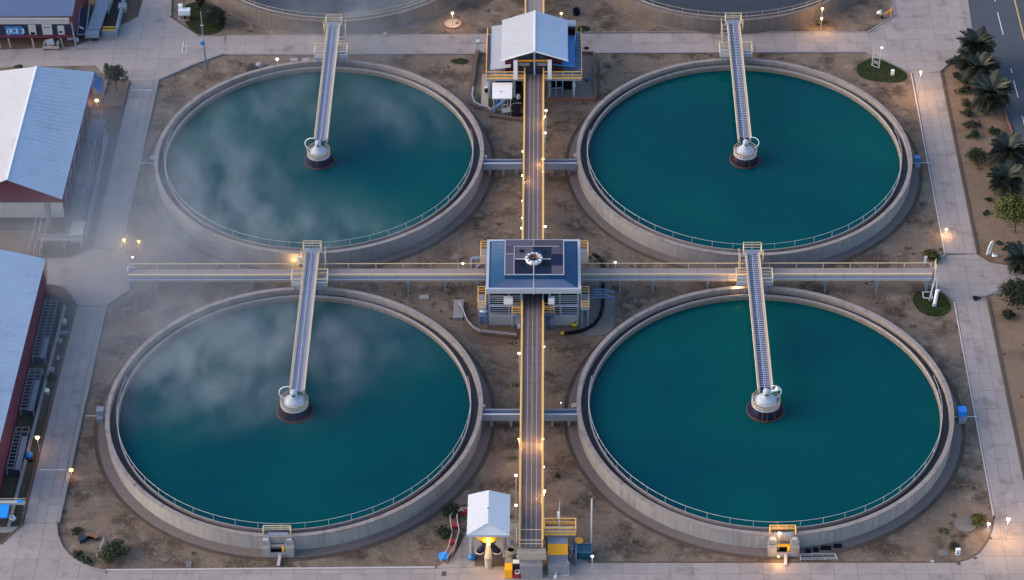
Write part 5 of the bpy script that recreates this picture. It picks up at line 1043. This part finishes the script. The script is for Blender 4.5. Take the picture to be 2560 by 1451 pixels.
# ------------------------------------------------------------------ plants
def leaves(c, rad, n, size, seed, hollow=.35, flat=1.0, up=.3):
    rg = np.random.default_rng(seed)
    k = max(5, n//70); d = rg.normal(size=(k,3)); d /= np.linalg.norm(d,axis=1)[:,None]; d[:,2] = np.abs(d[:,2])*.9-.15
    cl = d*rg.uniform(.25,.8,(k,1)); cr = rg.uniform(.28,.48,k)
    which = rg.integers(0,k,n); q = rg.normal(size=(n,3)); q /= np.linalg.norm(q,axis=1)[:,None]
    P = cl[which]+q*(cr[which]*rg.uniform(.55,1.05,n))[:,None]
    P = P*np.array(rad)+np.array(c)
    P[:,2] = np.maximum(P[:,2], .06)
    nrm = q+rg.normal(size=(n,3))*.5+np.array([0,0,up]); nrm /= np.linalg.norm(nrm,axis=1)[:,None]
    t = np.cross(nrm, rg.normal(size=(n,3))); t /= np.linalg.norm(t,axis=1)[:,None]; b = np.cross(nrm,t)
    s = size*rg.uniform(.6,1.4,n)[:,None]
    v = np.stack([P-t*s*.5, P+b*s*.32*flat, P+t*s*.6, P-b*s*.32*flat],1).reshape(-1,3)
    mb = MB(); mb.v = [tuple(x) for x in v]; mb.f = [(4*i,4*i+1,4*i+2,4*i+3) for i in range(n)]; return mb
def bush(px,py,r,h,label,mat='leaf',seed=1,n=700,size=.2,name='bush',cat='bush',z=None,trunk=0):
    r *= 1.28; h *= 1.2; n = int(n*1.5)
    p = at(px,py,z if z is not None else h*.4); o = thing(name,label,cat,(p.x,p.y,0))
    part('crown', leaves((p.x,p.y,trunk+h*.45),(r,r,h*.6),n,size,seed), mat, o)
    m = MB()
    rg = random.Random(seed)
    if trunk: m.cone((p.x,p.y,0),(p.x,p.y,trunk+h*.2),.13,.09,7)
    for k in range(5): a = rg.uniform(0,6.3); m.cone((p.x,p.y,trunk*.9),(p.x+math.cos(a)*r*.5,p.y+math.sin(a)*r*.5,trunk+h*.5),.05,.02,5)
    part('trunk' if trunk else 'stem', m, 'trunk', o); return o
bush(288,192,1.25,2.2,'round dark green tree in the planting bed by the warehouse','leaf_dark',2,1500,.24,'tree','tree',2.2,1.2)
bush(268,163,.5,1.0,'small leafy top beside the round tree by the warehouse','leaf',3,350,.2,'shrub','shrub',3.0,2.2)
bush(533,45,1.45,1.9,'dark spreading conifer on the grass by the upper paving','leaf_dark',4,2400,.2,'conifer','tree')
bush(502,8,.6,2.2,'dark upright shrub behind the spreading conifer','leaf_dark',5,600,.2,'shrub','shrub')
bush(48,172,.6,.7,'small bush at the ridge end of the warehouse','leaf',6,350,.17); bush(628,172,.85,.5,'low grey green bush against the far misty tank','leaf_grey',7,450,.18)
bush(282,1380,1.35,1.2,'round green bush beside the short white fence','leaf',8,1500,.2); bush(189,1332,.55,.6,'small green bush above the curved bench','leaf',9,400,.16)
bush(196,1385,.65,.4,'low weedy bush at the kerb, nearer the bench','leaf',10,280,.15); bush(218,1404,.5,.4,'low weedy bush at the kerb, nearest the bottom path','leaf',11,260,.15)
bush(1125,1277,.85,1.1,'dark round bush behind the red ramp','leaf_dark',12,1000,.16); bush(1106,1335,.95,1.0,'loose green bush left of the red ramp','leaf',13,700,.18)
bush(1395,1192,.33,.4,'small dark weed beside the middle walkway','leaf_dark',14,160,.13); bush(130,945,.6,.5,'dark low bush in the yard by the grey rimmed pot','leaf_dark',15,420,.16)
bush(2328,642,1.0,.9,'yellow green bush at the corner of the walkway end','leaf_yellow',16,800,.2); bush(2447,1300,.85,.9,'yellow green bush beside the white globe lamp','leaf_yellow',17,700,.18)
bush(2445,392,1.15,1.7,'round dark shrub beside the pair of lower palms','leaf_dark',18,1800,.16,'shrub','shrub'); bush(2542,540,2.3,2.6,'large yellow green tree cut by the right picture edge','leaf_yellow',19,3400,.26,'tree','tree',2.4,1.6)
bush(2548,738,1.9,2.2,'dark green tree beside the plaza exit','leaf_dark',20,2600,.24,'tree','tree',2,1.2); bush(2525,712,.6,.7,'small dark shrub at the mouth of the plaza exit','leaf_dark',21,320,.18)
bush(2385,1368,.7,.4,'green weeds behind the white marked box','leaf',22,320,.15); bush(2355,1330,.6,.25,'faint green weeds in the soil near the round manhole','leaf_grey',23,160,.14)
for i,(px,py) in enumerate(((2398,165),(2402,195),(2405,225),(2412,255),(2420,285),(2428,312),(2436,338),(2385,150))):
    bush(px,py,.95,.7,['dark shrub in the row behind the palms, next to the path kerb','leafy shrub second in the row behind the palms','leafy shrub third in the row behind the palms','leafy shrub fourth in the row behind the palms','leafy shrub fifth in the row behind the palms','leafy shrub sixth in the row behind the palms','leafy shrub at the lower end of the row behind the palms','dark shrub at the plaza kerb under the topmost palm'][i],'leaf_dark',30+i,330,.18,'shrub','shrub')
for i,(px,py,lb) in enumerate(((2470,500,'sprawling weed in the tan soil beside the yellow green tree'),(2468,532,'small green weed below the sprawling weed'),(2497,608,'dark weed above the white upright panel'),(2512,620,'dark weed right of the upright panel'),(2440,745,'little dark shrub at the lower plaza corner'))): bush(px,py,.45,.3,lb,'leaf_dark',50+i,140,.15,'weed','weed')
for i,(px,py,r,lb) in enumerate(((2412,205,.8,'dark undergrowth between the shrub row and the upper palms'),(2455,270,.9,'dark undergrowth below the wide palm'),(2490,330,.8,'dark undergrowth between the wide palm and the road edge palm'),(2535,470,.9,'dark undergrowth beside the lower palm'),(2520,790,.7,'dark scrub below the tree at the plaza exit'))): bush(px,py,r,.7,lb,'leaf_dark',70+i,420,.2,'shrub','shrub')
bush(2052,56,.6,.6,'grass clump glowing under the lower yellow lamp','leaf_yellow',60,260,.2,'shrub','shrub')
def frond_mesh(seed, L=2.1, droop=.9, wid=.72):
    rg = random.Random(seed); mb = MB(); N = 15; pts = []
    for i in range(N+1):
        f = i/N; pts.append(Vector((L*f*(1-.12*f), 0, .55*L*f*.55-droop*L*.5*f*f)))
    for a, b in zip(pts[:-1:3], pts[3::3]): mb.cone(a, b, .025, .02, 4, False)
    for i in range(2, N+1):
        f = i/N; ln = wid*math.sin(math.pi*min(.15+.85*f,.97))**.6*(1.1-.3*f)
        for s in (-1,1):
            a = pts[i]; d = Vector((.55+.4*f, s*.9, -.12-.2*rg.random())).normalized()*ln*rg.uniform(.85,1.1)
            n = Vector((.095,-s*.02,.012)); mb.add([a-n, a+n, a+d*.6+n*.8, a+d, a+d*.6-n*.8],[(0,1,2,3,4)])
    return mb
FR = [mesh_of(frond_mesh(k, 2.1-.12*k, .8+.25*k), 'frond', 'frond') for k in range(4)]
def palm(px,py,h,s,label,seed,n=42):
    n = int(n*1.35); dead = MB()
    p = at(px,py,h); o = thing('palm_tree',label,'palm',(p.x,p.y,0),'palms along the road'); rg = random.Random(seed)
    m = MB(); pr = (p.x+.15,p.y,0)
    for k in range(6): q = (p.x+.15-.15*(k+1)/6,p.y,h*(k+1)/6); m.cone(pr,q,.26-.015*k,.23-.015*k,9); pr = q
    part('trunk', m, 'trunk', o); part('heart', MB().cone((p.x,p.y,h-.1),(p.x,p.y,h+.5),.22,.05,8), 'frond', o)
    for k in range(n):
        f = k/n; el = R_(68-115*f+rg.uniform(-8,8)); a = k*2.39996+rg.uniform(-.2,.2); sc = s*rg.uniform(.85,1.12)
        q = inst('frond', FR[rg.randrange(4)], o, (p.x,p.y,h+.05-.25*f), (rg.uniform(-.5,.5), -el*.75, a)); q.scale = (sc,sc,sc)
    for k in range(9): a = k*.7+rg.random(); dead.bar((p.x+.2*math.cos(a),p.y+.2*math.sin(a),h-.1),(p.x+.55*s*math.cos(a),p.y+.55*s*math.sin(a),h-1.1*s*rg.uniform(.6,1)),.16,.03)
    part('dead_frond', dead, 'trunk', o)
palm(2442,112,3.2,1.3,'topmost palm, at the corner between plaza and road',1,48); palm(2452,170,2.6,1.25,'palm just below the topmost one, half merged with it',2,42); palm(2424,160,1.6,1.0,'low young palm on the plaza side of the topmost palm',7,30)
palm(2478,232,2.8,1.5,'wide palm beside the road above the brick kerb',3,48); palm(2522,378,2.6,1.35,'palm at the road edge right of the round dark shrub',4,48); palm(2515,448,1.8,1.2,'lower palm beneath the palm at the road edge',5,40)
palm(2556,645,1.5,1.2,'grey agave-like palm near the white upright panel',6,30)

# ------------------------------------------------------------------ mist
def mist():
    m = bpy.data.materials.new('mist'); m.use_nodes = True; n = m.node_tree; n.nodes.clear(); L = n.links.new
    out = n.nodes.new('ShaderNodeOutputMaterial'); pv = n.nodes.new('ShaderNodeVolumePrincipled'); L(pv.outputs[0], out.inputs['Volume'])
    pv.inputs['Color'].default_value = (.76,.86,1.0,1); pv.inputs['Anisotropy'].default_value = .1
    pos = n.nodes.new('ShaderNodeNewGeometry').outputs['Position']
    def mt(op, a, b=None, clampit=False):
        t = n.nodes.new('ShaderNodeMath'); t.operation = op; t.use_clamp = clampit
        for i, v in enumerate((a,b)):
            if v is None: continue
            if isinstance(v,(int,float)): t.inputs[i].default_value = v
            else: L(v, t.inputs[i])
        return t.outputs[0]
    def vm(op, a, b):
        t = n.nodes.new('ShaderNodeVectorMath'); t.operation = op; L(a, t.inputs[0])
        if isinstance(b, tuple): t.inputs[1].default_value = b
        else: L(b, t.inputs[1])
        return t
    tot = None; flat = None
    for px,py,rx,ry,amp,kind in MIST:
        c = at(px,py,2.3); d = vm('MULTIPLY', vm('SUBTRACT', pos, (c.x,c.y,3)).outputs[0], (1/rx,1/ry,0)).outputs[0]
        g = mt('MULTIPLY', mt('EXPONENT', mt('MULTIPLY', vm('DOT_PRODUCT', d, d).outputs['Value'], -1.0)), amp)
        if kind: flat = g if flat is None else mt('ADD', flat, g)
        else: tot = g if tot is None else mt('ADD', tot, g)
    wp = n.nodes.new('ShaderNodeTexNoise'); wp.inputs['Scale'].default_value = .09; wp.inputs['Detail'].default_value = 2; L(pos, wp.inputs['Vector'])
    ws = n.nodes.new('ShaderNodeVectorMath'); ws.operation = 'SCALE'; L(wp.outputs['Color'], ws.inputs[0]); ws.inputs[3].default_value = 7.0
    wv = vm('ADD', pos, ws.outputs[0]).outputs[0]
    mp = n.nodes.new('ShaderNodeMapping'); mp.inputs['Rotation'].default_value = (0,0,R_(-35)); mp.inputs['Scale'].default_value = (1,.8,.9); L(wv, mp.inputs[0])
    t = n.nodes.new('ShaderNodeTexNoise'); t.inputs['Scale'].default_value = .27; t.inputs['Detail'].default_value = 8; t.inputs['Roughness'].default_value = .52; L(mp.outputs[0], t.inputs['Vector'])
    mr = n.nodes.new('ShaderNodeMapRange'); mr.interpolation_type = 'SMOOTHSTEP'; mr.inputs[1].default_value = .30; mr.inputs[2].default_value = .80; L(t.outputs['Fac'], mr.inputs[0])
    d = mt('ADD', mt('MULTIPLY', tot, mr.outputs[0]), mt('MULTIPLY', flat, mt('ADD', mt('MULTIPLY', mr.outputs[0], .5), .55)))
    sp = n.nodes.new('ShaderNodeSeparateXYZ'); L(pos, sp.inputs[0])
    fall = mt('EXPONENT', mt('MULTIPLY', mt('MAXIMUM', mt('SUBTRACT', sp.outputs[2], 1.6), 0), -.55))
    L(mt('MULTIPLY', d, fall), pv.inputs['Density'])
    m.cycles.volume_step_rate = .25 if hasattr(m.cycles,'volume_step_rate') else 1
    MATS['mist'] = m
    o = struct('mist', MB().bx(-68,-.9,-32,72,.33,7.5), 'mist', 'stuff')
MIST = [(490,500,7,9,.21,0),(640,575,9,4.5,.16,0),(830,590,8,3.5,.12,0),(600,420,7,7,.06,0),(720,250,9,6,.09,0),(1020,280,8,5,.08,0),(480,330,5,5,.06,0),
        (460,930,8,6,.20,0),(640,850,9,6,.17,0),(850,850,8,6,.11,0),(600,970,9,4.5,.10,0),(420,830,6,6,.08,0),(900,20,9,5,.12,0),
        (250,480,9,14,0.116,1),(200,570,8,7,0.070,1),(330,620,7,6,0.085,1),(400,680,8,5,0.062,1),(520,690,6,3,0.046,1),(110,400,8,10,0.054,1),(250,760,5,6,0.054,1),(430,590,4,6,0.062,1),(870,110,6,5,0.070,1),(150,300,7,8,.06,1),(90,520,7,6,.09,1),(420,760,5,5,.05,1),(330,860,4,6,.03,1),(620,655,8,3,.06,1),(160,900,5,8,0.024,1)]
mist()
